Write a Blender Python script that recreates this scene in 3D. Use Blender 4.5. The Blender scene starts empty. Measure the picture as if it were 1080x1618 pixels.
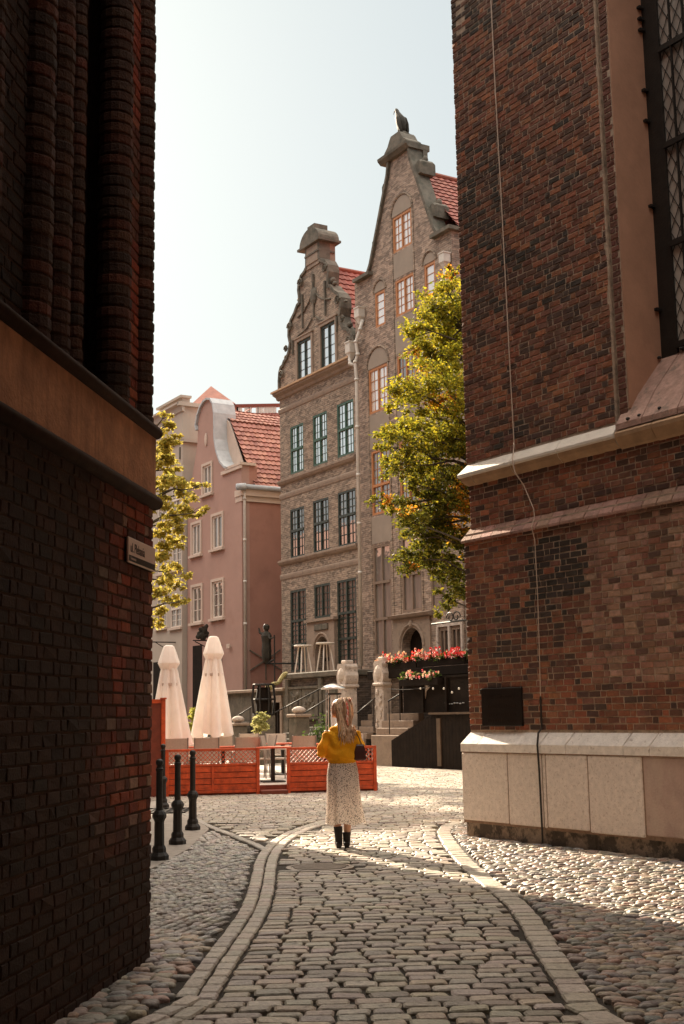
import bpy, bmesh, math, random
from mathutils import Matrix, Vector, noise
from mathutils.geometry import tessellate_polygon
rnd = random.Random(7)
C = bpy.context.scene.collection
PI = math.pi
def lin(c): return tuple(((v/255)/12.92 if v/255 <= .04045 else (((v/255)+.055)/1.055)**2.4) for v in c)
# ---------------------------------------------------------------- camera model (also used to read points off real planes)
CP, CR, CF, CZ = math.radians(9.1), math.radians(1.0), 2000., 1.6
_f = Vector((0, math.cos(CP), math.sin(CP))); _u0 = Vector((0, -math.sin(CP), math.cos(CP)))
_r = Vector((math.cos(CR), 0, 0)) - math.sin(CR)*_u0
_u = Vector((math.sin(CR), 0, 0)) + math.cos(CR)*_u0
def ray(px, py): return _f + (px-540)/CF*_r - (py-809)/CF*_u
def GP(px, py, z=0.):
    d = ray(px, py); t = (z-CZ)/d.z; return (d.x*t, d.y*t)
def AY(px, py, Y):
    d = ray(px, py); t = Y/d.y; return Vector((d.x*t, Y, CZ+d.z*t))
# ---------------------------------------------------------------- frames
def frame(ox, oy, xx, xy):
    n = math.hypot(xx, xy); return Matrix.Translation((ox, oy, 0)) @ Matrix.Rotation(math.atan2(xy/n, xx/n), 4, 'Z')
WORLD = Matrix.Identity(4)
STREET = frame(4.23, 42.8, -.6, 1)        # x runs up the street, y points out over it
CHURCH = frame(1.5, 16.84, .65, -1)       # x runs along the wall towards us, y points into the wall
LEFTW = frame(-1.32, 8.77, -.13, -1)      # x runs along the wall towards us, y points out over the lane
CAFE = frame(-3.66, 26.3, .982, .186)
# ---------------------------------------------------------------- mesh builder
class MB:
    def __init__(s): s.v = []; s.f = []; s.m = []; s.c = []
    def face(s, pts, m=0, c=None):
        b = len(s.v); s.v += [tuple(p) for p in pts]; s.f.append(tuple(range(b, b+len(pts)))); s.m.append(m); s.c.append(c)
    def add(s, verts, faces, m=0, c=None):
        b = len(s.v); s.v += [tuple(p) for p in verts]
        for f in faces: s.f.append(tuple(i+b for i in f)); s.m.append(m); s.c.append(c)
    def box(s, x0, x1, y0, y1, z0, z1, m=0, c=None):
        s.add([(x0,y0,z0),(x1,y0,z0),(x1,y1,z0),(x0,y1,z0),(x0,y0,z1),(x1,y0,z1),(x1,y1,z1),(x0,y1,z1)],
              [(0,3,2,1),(4,5,6,7),(0,1,5,4),(1,2,6,5),(2,3,7,6),(3,0,4,7)], m, c)
    def cbox(s, x0, x1, y0, y1, z0, z1, b=.01, m=0, c=None):      # box with chamfered vertical and horizontal edges
        b = min(b, (x1-x0)*.45, (y1-y0)*.45, (z1-z0)*.45)
        def ring(i, z): return [(x0+i+b,y0+i,z),(x1-i-b,y0+i,z),(x1-i,y0+i+b,z),(x1-i,y1-i-b,z),(x1-i-b,y1-i,z),(x0+i+b,y1-i,z),(x0+i,y1-i-b,z),(x0+i,y0+i+b,z)]
        V = ring(b*.7, z0)+ring(0, z0+b)+ring(0, z1-b)+ring(b*.7, z1); F = [tuple(range(7,-1,-1)), tuple(range(24,32))]
        for k in range(3):
            for i in range(8): F.append((k*8+i, k*8+(i+1)%8, k*8+8+(i+1)%8, k*8+8+i))
        s.add(V, F, m, c)
    def bar(s, a, b, w, h, m=0, c=None, up=(0,0,1)):
        a = Vector(a); b = Vector(b); d = (b-a).normalized(); u = Vector(up)
        x = d.cross(u); x = x.normalized() if x.length > 1e-4 else Vector((1,0,0)); y = x.cross(d).normalized()
        P = []
        for p in (a, b):
            for i, j in ((-1,-1),(1,-1),(1,1),(-1,1)): P.append(p+x*w/2*i+y*h/2*j)
        s.add(P, [(0,3,2,1),(4,5,6,7),(0,1,5,4),(1,2,6,5),(2,3,7,6),(3,0,4,7)], m, c)
    def tube(s, path, r, n=8, m=0, c=None, cap=True, flat=1.):
        path = [Vector(p) for p in path]; R = r if isinstance(r, (list, tuple)) else [r]*len(path)
        V = []; px = None
        for i, p in enumerate(path):
            d = (path[min(i+1, len(path)-1)]-path[max(i-1, 0)]).normalized()
            if px is None:
                px = d.cross(Vector((0,0,1)));
                if px.length < .05: px = Vector((1,0,0))
            px = (px-d*px.dot(d)).normalized(); py = d.cross(px)
            for k in range(n):
                a = 2*PI*k/n; V.append(p+px*math.cos(a)*R[i]+py*math.sin(a)*R[i]*flat)
        F = []
        for i in range(len(path)-1):
            for k in range(n): F.append((i*n+k, i*n+(k+1)%n, (i+1)*n+(k+1)%n, (i+1)*n+k))
        if cap: F.append(tuple(range(n-1, -1, -1))); F.append(tuple(range((len(path)-1)*n, len(path)*n)))
        s.add(V, F, m, c)
    def lathe(s, prof, cx=0, cy=0, n=16, m=0, c=None, sx=1, sy=1, fold=None):
        V = []
        for j, (r, z) in enumerate(prof):
            for k in range(n):
                a = 2*PI*k/n; q = r*(1+(fold(a, j/(len(prof)-1)) if fold else 0))
                V.append((cx+q*math.cos(a)*sx, cy+q*math.sin(a)*sy, z))
        F = [tuple(range(n-1,-1,-1)), tuple(range((len(prof)-1)*n, len(prof)*n))]
        for i in range(len(prof)-1):
            for k in range(n): F.append((i*n+k, i*n+(k+1)%n, (i+1)*n+(k+1)%n, (i+1)*n+k))
        s.add(V, F, m, c)
    def ball(s, c0, rx, ry=None, rz=None, n=12, m=0, c=None, rot=None):
        ry = ry or rx; rz = rz or rx; h = n//2; V = []; F = []; c0 = Vector(c0)
        for i in range(h+1):
            t = PI*i/h
            for k in range(n):
                a = 2*PI*k/n; p = Vector((rx*math.sin(t)*math.cos(a), ry*math.sin(t)*math.sin(a), rz*math.cos(t)))
                if rot: p = rot @ p
                V.append(c0+p)
        for i in range(h):
            for k in range(n): F.append((i*n+k, (i+1)*n+k, (i+1)*n+(k+1)%n, i*n+(k+1)%n))
        s.add(V, F, m, c)
    def loft(s, rings, m=0, c=None, cap=True):                     # rings: equal length lists of points
        n = len(rings[0]); V = [p for r in rings for p in r]; F = []
        for i in range(len(rings)-1):
            for k in range(n): F.append((i*n+k, i*n+(k+1)%n, (i+1)*n+(k+1)%n, (i+1)*n+k))
        if cap: F.append(tuple(range(n-1,-1,-1))); F.append(tuple(range((len(rings)-1)*n, len(rings)*n)))
        s.add(V, F, m, c)
    def pane(s, outline, y0, y1, m=0, c=None, holes=()):            # outline in (x,z), thickness y0..y1, with holes
        loops = [list(outline)]+[list(h) for h in holes]; flat = [p for l in loops for p in l]
        tris = tessellate_polygon([[Vector((p[0], p[1], 0)) for p in l] for l in loops])
        n = len(flat)
        V = [(p[0], y1, p[1]) for p in flat]+[(p[0], y0, p[1]) for p in flat]
        F = [t for t in tris]+[tuple(i+n for i in reversed(t)) for t in tris]; b = 0
        for l in loops:
            for i in range(len(l)): j = (i+1) % len(l); F.append((b+i, b+j, n+b+j, n+b+i))
            b += len(l)
        s.add(V, F, m, c)
    def prism(s, poly, z0, z1, m=0, c=None):
        n = len(poly); s.add([(x,y,z0) for x,y in poly]+[(x,y,z1) for x,y in poly],
            [tuple(range(n-1,-1,-1)), tuple(range(n, 2*n))]+[(i,(i+1)%n,n+(i+1)%n,n+i) for i in range(n)], m, c)
    def build(s, name, mats, parent=None, M=None, origin=None, smooth=False, fixn=True):
        if not isinstance(mats, (list, tuple)): mats = [mats]
        if parent is not None: off = Vector(OFF[parent.name]) ; 
        else: off = Vector(origin or (0,0,0))
        me = bpy.data.meshes.new(name)
        me.from_pydata([tuple(Vector(v)-off) for v in s.v] if off.length > 0 else s.v, [], s.f)
        for mm in mats: me.materials.append(mm)
        if len(mats) > 1: me.polygons.foreach_set('material_index', s.m)
        if any(c is not None for c in s.c):
            at = me.attributes.new('Col', 'FLOAT_COLOR', 'FACE'); buf = []
            for c in s.c: buf += [*(c or (.5,.5,.5)), 1.]
            at.data.foreach_set('color', buf)
        me.validate()
        if fixn and len(me.polygons) < 60000:
            bm = bmesh.new(); bm.from_mesh(me); bmesh.ops.recalc_face_normals(bm, faces=bm.faces); bm.to_mesh(me); bm.free()
        if smooth: me.polygons.foreach_set('use_smooth', [True]*len(me.polygons))
        me.update()
        o = bpy.data.objects.new(name, me); C.objects.link(o)
        if parent is not None:
            o.parent = parent; OFF[o.name] = tuple(off)
        else:
            o.matrix_world = (M if M is not None else WORLD) @ Matrix.Translation(off); OFF[o.name] = tuple(off)
        return o
OFF = {}
def tag(o, label=None, cat=None, group=None, kind=None):
    if label: o['label'] = label
    if cat: o['category'] = cat
    if group: o['group'] = group
    if kind: o['kind'] = kind
    return o
def thing(name, label, cat, M=WORLD, at=(0,0,0), group=None, rz=0):
    o = bpy.data.objects.new(name, None); C.objects.link(o); o.empty_display_size = .2
    o.matrix_world = M @ Matrix.Translation(at) @ Matrix.Rotation(rz, 4, 'Z'); OFF[o.name] = tuple(at)
    return tag(o, label, cat, group)
def dup(root, M, label=None, keep=None):
    r = root.copy(); C.objects.link(r); r.matrix_world = M
    if label: r['label'] = label
    for ch in list(root.children):
        c = ch.copy(); C.objects.link(c); c.parent = r
        for g in list(ch.children):
            d = g.copy(); C.objects.link(d); d.parent = c
    return r
# ---------------------------------------------------------------- materials
def mat(name, base=(.5,.5,.5), rough=.8, metal=0., spec=.5, attr=False, noise_amt=.25, nscale=8., bump=.15, bscale=40., stains=None,
        brick=None, transl=0., coat=0., uniform=False, sheen=0.):
    m = bpy.data.materials.new(name); m.use_nodes = True; nt = m.node_tree; N = nt.nodes; L = nt.links
    P = N['Principled BSDF']; P.inputs['Roughness'].default_value = rough; P.inputs['Metallic'].default_value = metal
    P.inputs['Specular IOR Level'].default_value = spec; P.inputs['Coat Weight'].default_value = coat
    tc = N.new('ShaderNodeTexCoord'); col = None
    vec = tc.outputs['Object']
    if brick:
        sx = N.new('ShaderNodeSeparateXYZ'); L.new(vec, sx.inputs[0]); ad = N.new('ShaderNodeMath'); L.new(sx.outputs[0], ad.inputs[0]); L.new(sx.outputs[1], ad.inputs[1])
        nz = N.new('ShaderNodeTexNoise'); nz.inputs['Scale'].default_value = 3.; L.new(vec, nz.inputs['Vector'])
        cb = N.new('ShaderNodeCombineXYZ'); L.new(ad.outputs[0], cb.inputs[0]); L.new(sx.outputs[2], cb.inputs[1])
        mx = N.new('ShaderNodeMixRGB'); mx.blend_type = 'ADD'; mx.inputs[0].default_value = .006; L.new(cb.outputs[0], mx.inputs[1]); L.new(nz.outputs['Color'], mx.inputs[2])
        b = N.new('ShaderNodeTexBrick'); L.new(mx.outputs[0], b.inputs['Vector'])
        b.inputs['Scale'].default_value = 1.; b.inputs['Brick Width'].default_value = brick.get('w', .24); b.inputs['Row Height'].default_value = brick.get('h', .085)
        b.inputs['Mortar Size'].default_value = brick.get('mort', .009); b.inputs['Mortar Smooth'].default_value = .3
        b.inputs['Color1'].default_value = (*brick['c1'], 1); b.inputs['Color2'].default_value = (*brick['c2'], 1); b.inputs['Mortar'].default_value = (*brick['cm'], 1); b.inputs['Bias'].default_value = 0
        # single bricks lighter or darker
        vo = N.new('ShaderNodeTexVoronoi'); vo.inputs['Scale'].default_value = 1.; mp = N.new('ShaderNodeMapping'); mp.inputs['Scale'].default_value = (1/brick.get('w', .24)*1.2, 1/brick.get('h', .085), 1)
        L.new(mx.outputs[0], mp.inputs[0]); L.new(mp.outputs[0], vo.inputs['Vector'])
        sep = N.new('ShaderNodeSeparateColor'); L.new(vo.outputs['Color'], sep.inputs[0])
        mr = N.new('ShaderNodeMapRange'); L.new(sep.outputs[0], mr.inputs[0]); mr.inputs[3].default_value = 1-brick.get('var', .45); mr.inputs[4].default_value = 1+brick.get('var', .45)
        mu = N.new('ShaderNodeMixRGB'); mu.blend_type = 'MULTIPLY'; mu.inputs[0].default_value = 1; L.new(b.outputs['Color'], mu.inputs[1]); L.new(mr.outputs[0], mu.inputs[2])
        col = mu.outputs[0]; bumpin = b.outputs['Fac']
    elif attr:
        a = N.new('ShaderNodeAttribute'); a.attribute_name = 'Col'; col = a.outputs['Color']
    else:
        rg = N.new('ShaderNodeRGB'); rg.outputs[0].default_value = (*base, 1); col = rg.outputs[0]
    if not uniform:
        n1 = N.new('ShaderNodeTexNoise'); n1.inputs['Scale'].default_value = nscale; n1.inputs['Detail'].default_value = 6; n1.inputs['Roughness'].default_value = .65; L.new(vec, n1.inputs['Vector'])
        mr = N.new('ShaderNodeMapRange'); L.new(n1.outputs[0], mr.inputs[0]); mr.inputs[1].default_value = .3; mr.inputs[2].default_value = .7
        mr.inputs[3].default_value = 1-noise_amt; mr.inputs[4].default_value = 1+noise_amt
        mu = N.new('ShaderNodeMixRGB'); mu.blend_type = 'MULTIPLY'; mu.inputs[0].default_value = 1; L.new(col, mu.inputs[1]); L.new(mr.outputs[0], mu.inputs[2]); col = mu.outputs[0]
    if stains:                                                     # patches of dirt: (colour, scale, threshold, softness, vertical stretch)
        sc, ss, th, so, st = stains
        mp = N.new('ShaderNodeMapping'); mp.inputs['Scale'].default_value = (1, 1, st); L.new(vec, mp.inputs[0])
        n2 = N.new('ShaderNodeTexNoise'); n2.inputs['Scale'].default_value = ss; n2.inputs['Detail'].default_value = 8; n2.inputs['Roughness'].default_value = .7; L.new(mp.outputs[0], n2.inputs['Vector'])
        mr = N.new('ShaderNodeMapRange'); L.new(n2.outputs[0], mr.inputs[0]); mr.inputs[1].default_value = th; mr.inputs[2].default_value = th+so; mr.inputs[4].default_value = .8
        mx = N.new('ShaderNodeMixRGB'); L.new(mr.outputs[0], mx.inputs[0]); L.new(col, mx.inputs[1]); mx.inputs[2].default_value = (*sc, 1); col = mx.outputs[0]
    L.new(col, P.inputs['Base Color'])
    if bump > 0:
        n3 = N.new('ShaderNodeTexNoise'); n3.inputs['Scale'].default_value = bscale; n3.inputs['Detail'].default_value = 5; L.new(vec, n3.inputs['Vector'])
        bp = N.new('ShaderNodeBump'); bp.inputs['Strength'].default_value = bump; bp.inputs['Distance'].default_value = .02; L.new(n3.outputs[0], bp.inputs['Height'])
        if brick:
            b2 = N.new('ShaderNodeBump'); b2.invert = True; b2.inputs['Strength'].default_value = .6; b2.inputs['Distance'].default_value = .012; L.new(bumpin, b2.inputs['Height']); L.new(bp.outputs[0], b2.inputs['Normal']); bp = b2
        L.new(bp.outputs[0], P.inputs['Normal'])
    if transl > 0:
        T = N.new('ShaderNodeBsdfTranslucent'); L.new(col, T.inputs['Color']); mxs = N.new('ShaderNodeMixShader'); mxs.inputs[0].default_value = transl
        L.new(P.outputs[0], mxs.inputs[1]); L.new(T.outputs[0], mxs.inputs[2]); L.new(mxs.outputs[0], N['Material Output'].inputs[0])
    return m
def glass(name, base, wob=.02, gloss=.35, curtain=None):
    m = bpy.data.materials.new(name); m.use_nodes = True; nt = m.node_tree; N = nt.nodes; L = nt.links
    P = N['Principled BSDF']; P.inputs['Roughness'].default_value = .6
    tc = N.new('ShaderNodeTexCoord'); rg = N.new('ShaderNodeTexNoise'); rg.inputs['Scale'].default_value = 1.3; mp = N.new('ShaderNodeMapping'); mp.inputs['Scale'].default_value = (3,1,.4)
    L.new(tc.outputs['Object'], mp.inputs[0]); L.new(mp.outputs[0], rg.inputs['Vector'])
    cr = N.new('ShaderNodeValToRGB'); L.new(rg.outputs[0], cr.inputs[0]); cr.color_ramp.elements[0].position = .4; cr.color_ramp.elements[1].position = .62
    cr.color_ramp.elements[0].color = (*base, 1); cr.color_ramp.elements[1].color = (*(curtain or tuple(min(1, b*1.6) for b in base)), 1); L.new(cr.outputs[0], P.inputs['Base Color'])
    G = N.new('ShaderNodeBsdfGlossy'); G.inputs['Roughness'].default_value = .03
    n = N.new('ShaderNodeTexNoise'); n.inputs['Scale'].default_value = 2.5; L.new(tc.outputs['Object'], n.inputs['Vector'])
    b = N.new('ShaderNodeBump'); b.inputs['Strength'].default_value = wob*10; b.inputs['Distance'].default_value = .02; L.new(n.outputs[0], b.inputs['Height']); L.new(b.outputs[0], G.inputs['Normal'])
    mx = N.new('ShaderNodeMixShader'); mx.inputs[0].default_value = gloss; L.new(P.outputs[0], mx.inputs[1]); L.new(G.outputs[0], mx.inputs[2]); L.new(mx.outputs[0], N['Material Output'].inputs[0])
    return m
MT = dict(
 brick_r=mat('old_brick', attr=True, rough=.85, noise_amt=.3, nscale=22, bump=.5, bscale=70, stains=((.04,.03,.024), 2.6, .52, .22, .4)),
 mortar_r=mat('lime_mortar', (.46,.35,.265), rough=.95, noise_amt=.35, nscale=14, bump=.5, bscale=90, stains=((.05,.04,.03), 5., .55, .15, 1)),
 brick_l=mat('red_brick', attr=True, rough=.8, noise_amt=.3, nscale=25, bump=.5, bscale=80),
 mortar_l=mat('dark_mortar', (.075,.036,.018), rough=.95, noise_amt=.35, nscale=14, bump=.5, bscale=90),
 brick_far=mat('church_brick', brick=dict(c1=(.16,.06,.035), c2=(.07,.035,.025), cm=(.2,.16,.13), w=.22, h=.077), rough=.9, stains=((.04,.03,.025), .8, .52, .1, 1)),
 limestone=mat('pale_limestone', (.86,.76,.69), rough=.8, noise_amt=.16, nscale=16, bump=.5, bscale=70, stains=((.5,.4,.34), 32., .5, .16, 1)),
 limestone_cap=mat('worn_limestone', (.88,.82,.76), rough=.75, noise_amt=.14, nscale=12, bump=.45, bscale=50, stains=((.38,.31,.26), 14., .58, .12, 1)),
 footing=mat('dirty_footing', (.36,.28,.215), rough=.9, noise_amt=.3, nscale=10, bump=.6, bscale=40, stains=((.03,.026,.02), 5., .44, .1, .8)),
 pinkstone=mat('pink_slab', (.42,.26,.21), rough=.8, noise_amt=.3, nscale=8, bump=.5, bscale=30, stains=((.2,.15,.12), 7., .54, .1, 1)),
 ledge=mat('ledge_stone', (.75,.68,.6), rough=.75, noise_amt=.1, nscale=5, bump=.25, bscale=40, stains=((.35,.28,.2), 9., .62, .1, 1)),
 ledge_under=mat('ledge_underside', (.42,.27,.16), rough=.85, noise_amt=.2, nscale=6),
 revealplaster=mat('reveal_plaster', (.42,.23,.15), rough=.9, noise_amt=.13, nscale=3, bump=.15, bscale=25),
 iron=mat('dark_iron', (.022,.018,.015), rough=.55, metal=.3, noise_amt=.3, bump=.2),
 bronze=mat('dark_bronze', (.035,.03,.022), rough=.7, spec=.2, metal=.0, noise_amt=.35, nscale=5, bump=.4, bscale=25),
 cable=mat('pale_cable', (.55,.42,.33), rough=.5, uniform=True, bump=0),
 cable_d=mat('dark_conduit', (.02,.016,.012), rough=.5, uniform=True, bump=0),
 band=mat('streaked_plaster', (.55,.27,.145), rough=.9, noise_amt=.38, nscale=3.2, bump=.4, bscale=35, stains=((.26,.11,.055), 11., .5, .3, .06)),
 torus=mat('dark_moulding', (.045,.022,.012), spec=.2, rough=.85, noise_amt=.3),
 soil=mat('joint_soil', (.032,.025,.018), rough=.95, noise_amt=.4, nscale=5, bump=.6, bscale=50),
 sett=mat('granite_sett', attr=True, rough=.5, spec=.5, noise_amt=.28, nscale=30, bump=.55, bscale=45, stains=((.07,.055,.045), 9., .58, .12, 1)),
 slab=mat('pavement_slab', (.32,.28,.24), rough=.8, noise_amt=.2, nscale=6, bump=.3),
 gbrick=mat('facade_brick', brick=dict(c1=(.25,.18,.13), c2=(.185,.135,.10), cm=(.31,.25,.195), w=.24, h=.08, mort=.012, var=.42), rough=.9, noise_amt=.18, nscale=1.2, bump=.3),
 hbrick=mat('facade_brick_rose', brick=dict(c1=(.28,.195,.145), c2=(.21,.148,.112), cm=(.33,.265,.215), w=.24, h=.08, mort=.012, var=.42), rough=.9, noise_amt=.18, nscale=1.2, bump=.3),
 hplaster=mat('grey_render', (.28,.225,.18), rough=.9, noise_amt=.12, nscale=1.5, bump=.15),
 dstone=mat('weathered_stone', (.125,.105,.08), rough=.85, noise_amt=.35, nscale=3, bump=.5, bscale=18, stains=((.045,.045,.03), 2.5, .5, .15, 1)),
 mstone=mat('brown_stone', (.27,.2,.15), rough=.85, noise_amt=.25, nscale=3, bump=.4, bscale=20, stains=((.1,.075,.06), 3., .55, .15, 1)),
 palestone=mat('pale_carved_stone', (.5,.42,.36), rough=.85, noise_amt=.2, nscale=6, bump=.5, bscale=20, stains=((.12,.09,.075), 7., .57, .08, 1)),
 greenp=mat('green_paint', (.028,.08,.05), rough=.5, noise_amt=.15, bump=.05),
 darkgreen=mat('dark_green_paint', (.018,.03,.022), rough=.5, noise_amt=.15, bump=.05),
 orangew=mat('orange_brown_wood', (.42,.17,.06), rough=.55, noise_amt=.15, bump=.05),
 dullw=mat('dull_brown_wood', (.2,.14,.1), rough=.6, noise_amt=.15, bump=.05),
 whitew=mat('white_window_paint', (.68,.6,.52), rough=.5, noise_amt=.08, bump=.03),
 pink=mat('pink_plaster', (.38,.235,.19), rough=.92, noise_amt=.08, nscale=.9, bump=.12, bscale=15, stains=((.3,.16,.12), .7, .55, .2, 1)),
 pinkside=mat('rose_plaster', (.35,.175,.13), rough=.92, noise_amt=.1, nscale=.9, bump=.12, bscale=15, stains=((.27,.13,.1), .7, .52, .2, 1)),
 pinktrim=mat('cream_trim', (.55,.44,.36), rough=.85, noise_amt=.08, nscale=2, bump=.1),
 beige=mat('beige_plaster', (.42,.36,.30), rough=.92, noise_amt=.08, nscale=.8, bump=.1, bscale=15),
 tile=mat('clay_tile', attr=True, rough=.75, noise_amt=.2, nscale=3, bump=.2, bscale=20),
 zinc=mat('zinc_sheet', (.42,.44,.45), rough=.7, metal=.0, noise_amt=.15, nscale=3, bump=.1),
 zincpale=mat('pale_zinc', (.6,.58,.54), rough=.5, metal=.1, noise_amt=.1, nscale=3, bump=.05),
 pipe=mat('pale_drainpipe', (.55,.5,.44), rough=.5, noise_amt=.12, bump=.05),
 bulb=mat('clear_bulb', (.8,.75,.65), rough=.2, uniform=True, bump=0),
 glass_sky=glass('sky_glass', (.62,.62,.58), gloss=.85, curtain=(.85,.83,.78)),
 glass_cream=glass('curtained_glass', (.8,.68,.6), gloss=.5, curtain=(.88,.78,.7)),
 glass_dark=glass('dark_glass', (.045,.035,.028), gloss=.3, curtain=(.11,.085,.065)),
 glass_mid=glass('dim_glass', (.12,.1,.085), gloss=.25, curtain=(.2,.165,.14)),
 glass_church=glass('leaded_glass', (.30,.26,.23), gloss=.12, curtain=(.5,.45,.4)),
 darkbrick=mat('dark_terrace_brick', brick=dict(c1=(.10,.07,.05), c2=(.065,.045,.034), cm=(.13,.1,.08), w=.24, h=.08, mort=.012, var=.4), rough=.9, noise_amt=.25, nscale=1.2, bump=.3),
 black=mat('unlit_interior', (.012,.009,.007), rough=.9, uniform=True, bump=0),
 redwood=mat('red_stained_wood', (.56,.08,.018), rough=.55, noise_amt=.4, nscale=7, bump=.15, bscale=25),
 redwood_d=mat('red_stained_deck', (.2,.04,.018), rough=.6, noise_amt=.25, nscale=7, bump=.15, bscale=25),
 deck=mat('pale_decking', (.5,.44,.38), rough=.6, noise_amt=.15, nscale=4, bump=.1),
 canvas=mat('cream_canvas', (.95,.88,.82), rough=.9, noise_amt=.05, nscale=4, bump=.1, transl=.3),
 weave=mat('taupe_weave', (.55,.45,.37), rough=.8, noise_amt=.12, nscale=60, bump=.4, bscale=200, transl=.08),
 chairmetal=mat('grey_chair_metal', (.3,.26,.23), rough=.4, metal=.5, noise_amt=.1, bump=0),
 steel=mat('brushed_steel', (.65,.63,.6), rough=.3, metal=.9, noise_amt=.1, bump=.02),
 darkwood=mat('dark_timber', (.014,.009,.006), spec=.15, rough=.85, noise_amt=.4, nscale=4, bump=.3, bscale=20),
 midwood=mat('brown_timber', (.10,.065,.04), rough=.6, noise_amt=.3, nscale=4, bump=.3, bscale=20),
 signwhite=mat('sign_enamel', (.9,.68,.56), rough=.35, noise_amt=.06, nscale=5, bump=.02),
 signblack=mat('sign_black', (.012,.009,.007), rough=.4, uniform=True, bump=0),
 leaf=mat('leaf', attr=True, spec=.3, rough=.6, noise_amt=.15, nscale=3, bump=0, transl=.55),
 petal=mat('petal', attr=True, rough=.6, noise_amt=.1, bump=0, transl=.3),
 bark=mat('bark', (.07,.055,.04), rough=.9, noise_amt=.4, nscale=8, bump=.8, bscale=20),
 skin=mat('skin', (.55,.3,.2), rough=.5, noise_amt=.06, bump=.05),
 hair=mat('blonde_hair', attr=True, rough=.42, noise_amt=.25, nscale=30, bump=.2, bscale=120),
 knit=mat('mustard_knit', (.97,.46,.01), rough=.9, noise_amt=.1, nscale=12, bump=.5, bscale=60, transl=.25),
 suede=mat('black_suede', (.012,.008,.007), rough=.7, noise_amt=.2, bump=.1),
 bag=mat('burgundy_leather', (.06,.016,.013), rough=.4, noise_amt=.15, bump=.1),
 scarf=mat('patterned_scarf', (.75,.12,.07), rough=.7, noise_amt=.1, bump=.1, stains=((.85,.75,.62), 30., .5, .03, 1)),
)
def spotmat():
    m = bpy.data.materials.new('dotted_skirt_cloth'); m.use_nodes = True; nt = m.node_tree; N = nt.nodes; L = nt.links; P = N['Principled BSDF']; P.inputs['Roughness'].default_value = .8
    tc = N.new('ShaderNodeTexCoord'); v = N.new('ShaderNodeTexVoronoi'); v.inputs['Scale'].default_value = 62.; v.inputs['Randomness'].default_value = .75; nz = N.new('ShaderNodeTexNoise'); nz.inputs['Scale'].default_value = 60
    mx = N.new('ShaderNodeMixRGB'); mx.blend_type = 'ADD'; mx.inputs[0].default_value = .012; L.new(tc.outputs['Object'], mx.inputs[1]); L.new(nz.outputs['Color'], mx.inputs[2]); L.new(mx.outputs[0], v.inputs['Vector'])
    r = N.new('ShaderNodeValToRGB'); L.new(v.outputs['Distance'], r.inputs[0]); e = r.color_ramp.elements; e[0].position = .30; e[0].color = (.07,.035,.02,1); e[1].position = .37; e[1].color = (.97,.90,.83,1)
    L.new(r.outputs[0], P.inputs['Base Color']); T = N.new('ShaderNodeBsdfTranslucent'); L.new(r.outputs[0], T.inputs['Color']); s = N.new('ShaderNodeMixShader'); s.inputs[0].default_value = .5
    L.new(P.outputs[0], s.inputs[1]); L.new(T.outputs[0], s.inputs[2]); L.new(s.outputs[0], N['Material Output'].inputs[0]); return m
MT['skirt'] = spotmat()
def mixc(a, b, t): return tuple(x+(y-x)*t for x, y in zip(a, b))
def jit(c, a=.15): k = 1+rnd.uniform(-a, a); return tuple(max(0, v*k*(1+rnd.uniform(-a, a)*.3)) for v in c)
# ================================================================ ground
def seg_dist(p, poly):
    best = 1e9
    for (ax, ay), (bx, by) in zip(poly, poly[1:]):
        dx, dy = bx-ax, by-ay; L2 = dx*dx+dy*dy or 1e-9; t = max(0, min(1, ((p[0]-ax)*dx+(p[1]-ay)*dy)/L2))
        d = math.hypot(p[0]-ax-dx*t, p[1]-ay-dy*t)
        if d < best: best = d
    return best
def inside(p, poly):
    c = False; n = len(poly); j = n-1
    for i in range(n):
        if (poly[i][1] > p[1]) != (poly[j][1] > p[1]) and p[0] < (poly[j][0]-poly[i][0])*(p[1]-poly[i][1])/(poly[j][1]-poly[i][1])+poly[i][0]: c = not c
        j = i
    return c
def smooth_line(pts, n=2):
    for _ in range(n):
        q = [pts[0]]
        for a, b in zip(pts, pts[1:]): q += [(a[0]*.75+b[0]*.25, a[1]*.75+b[1]*.25), (a[0]*.25+b[0]*.75, a[1]*.25+b[1]*.75)]
        pts = q+[pts[-1]]
    return pts
LB = smooth_line([(-2.35, 4.6)]+[GP(*p) for p in [(284,1615),(320,1564),(350,1517),(384,1470),(405,1435),(415,1395),(420,1358),(438,1333),(470,1314),(520,1298),(580,1288),(640,1283)]])
RB = smooth_line([(2.0, 4.4)]+[GP(*p) for p in [(935,1612),(910,1574),(888,1540),(858,1493),(833,1450),(803,1420),(769,1395),(735,1365),(712,1338),(700,1318),(706,1306),(722,1302)]])
def at_y(line, y):
    for (ax, ay), (bx, by) in zip(line, line[1:]):
        if min(ay, by) <= y <= max(ay, by) and ay != by: return ax+(bx-ax)*(y-ay)/(by-ay)
    return None
PAVE = [GP(*p) for p in [(150,1430),(246,1372),(296,1345),(330,1312),(300,1290),(262,1268)]]+[(-6, 24.6), (-6, 14)]
KERB = smooth_line([GP(*p) for p in [(257,1268),(315,1302),(394,1333),(418,1345)]], 1)
MAN = GP(505, 1373)
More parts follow.
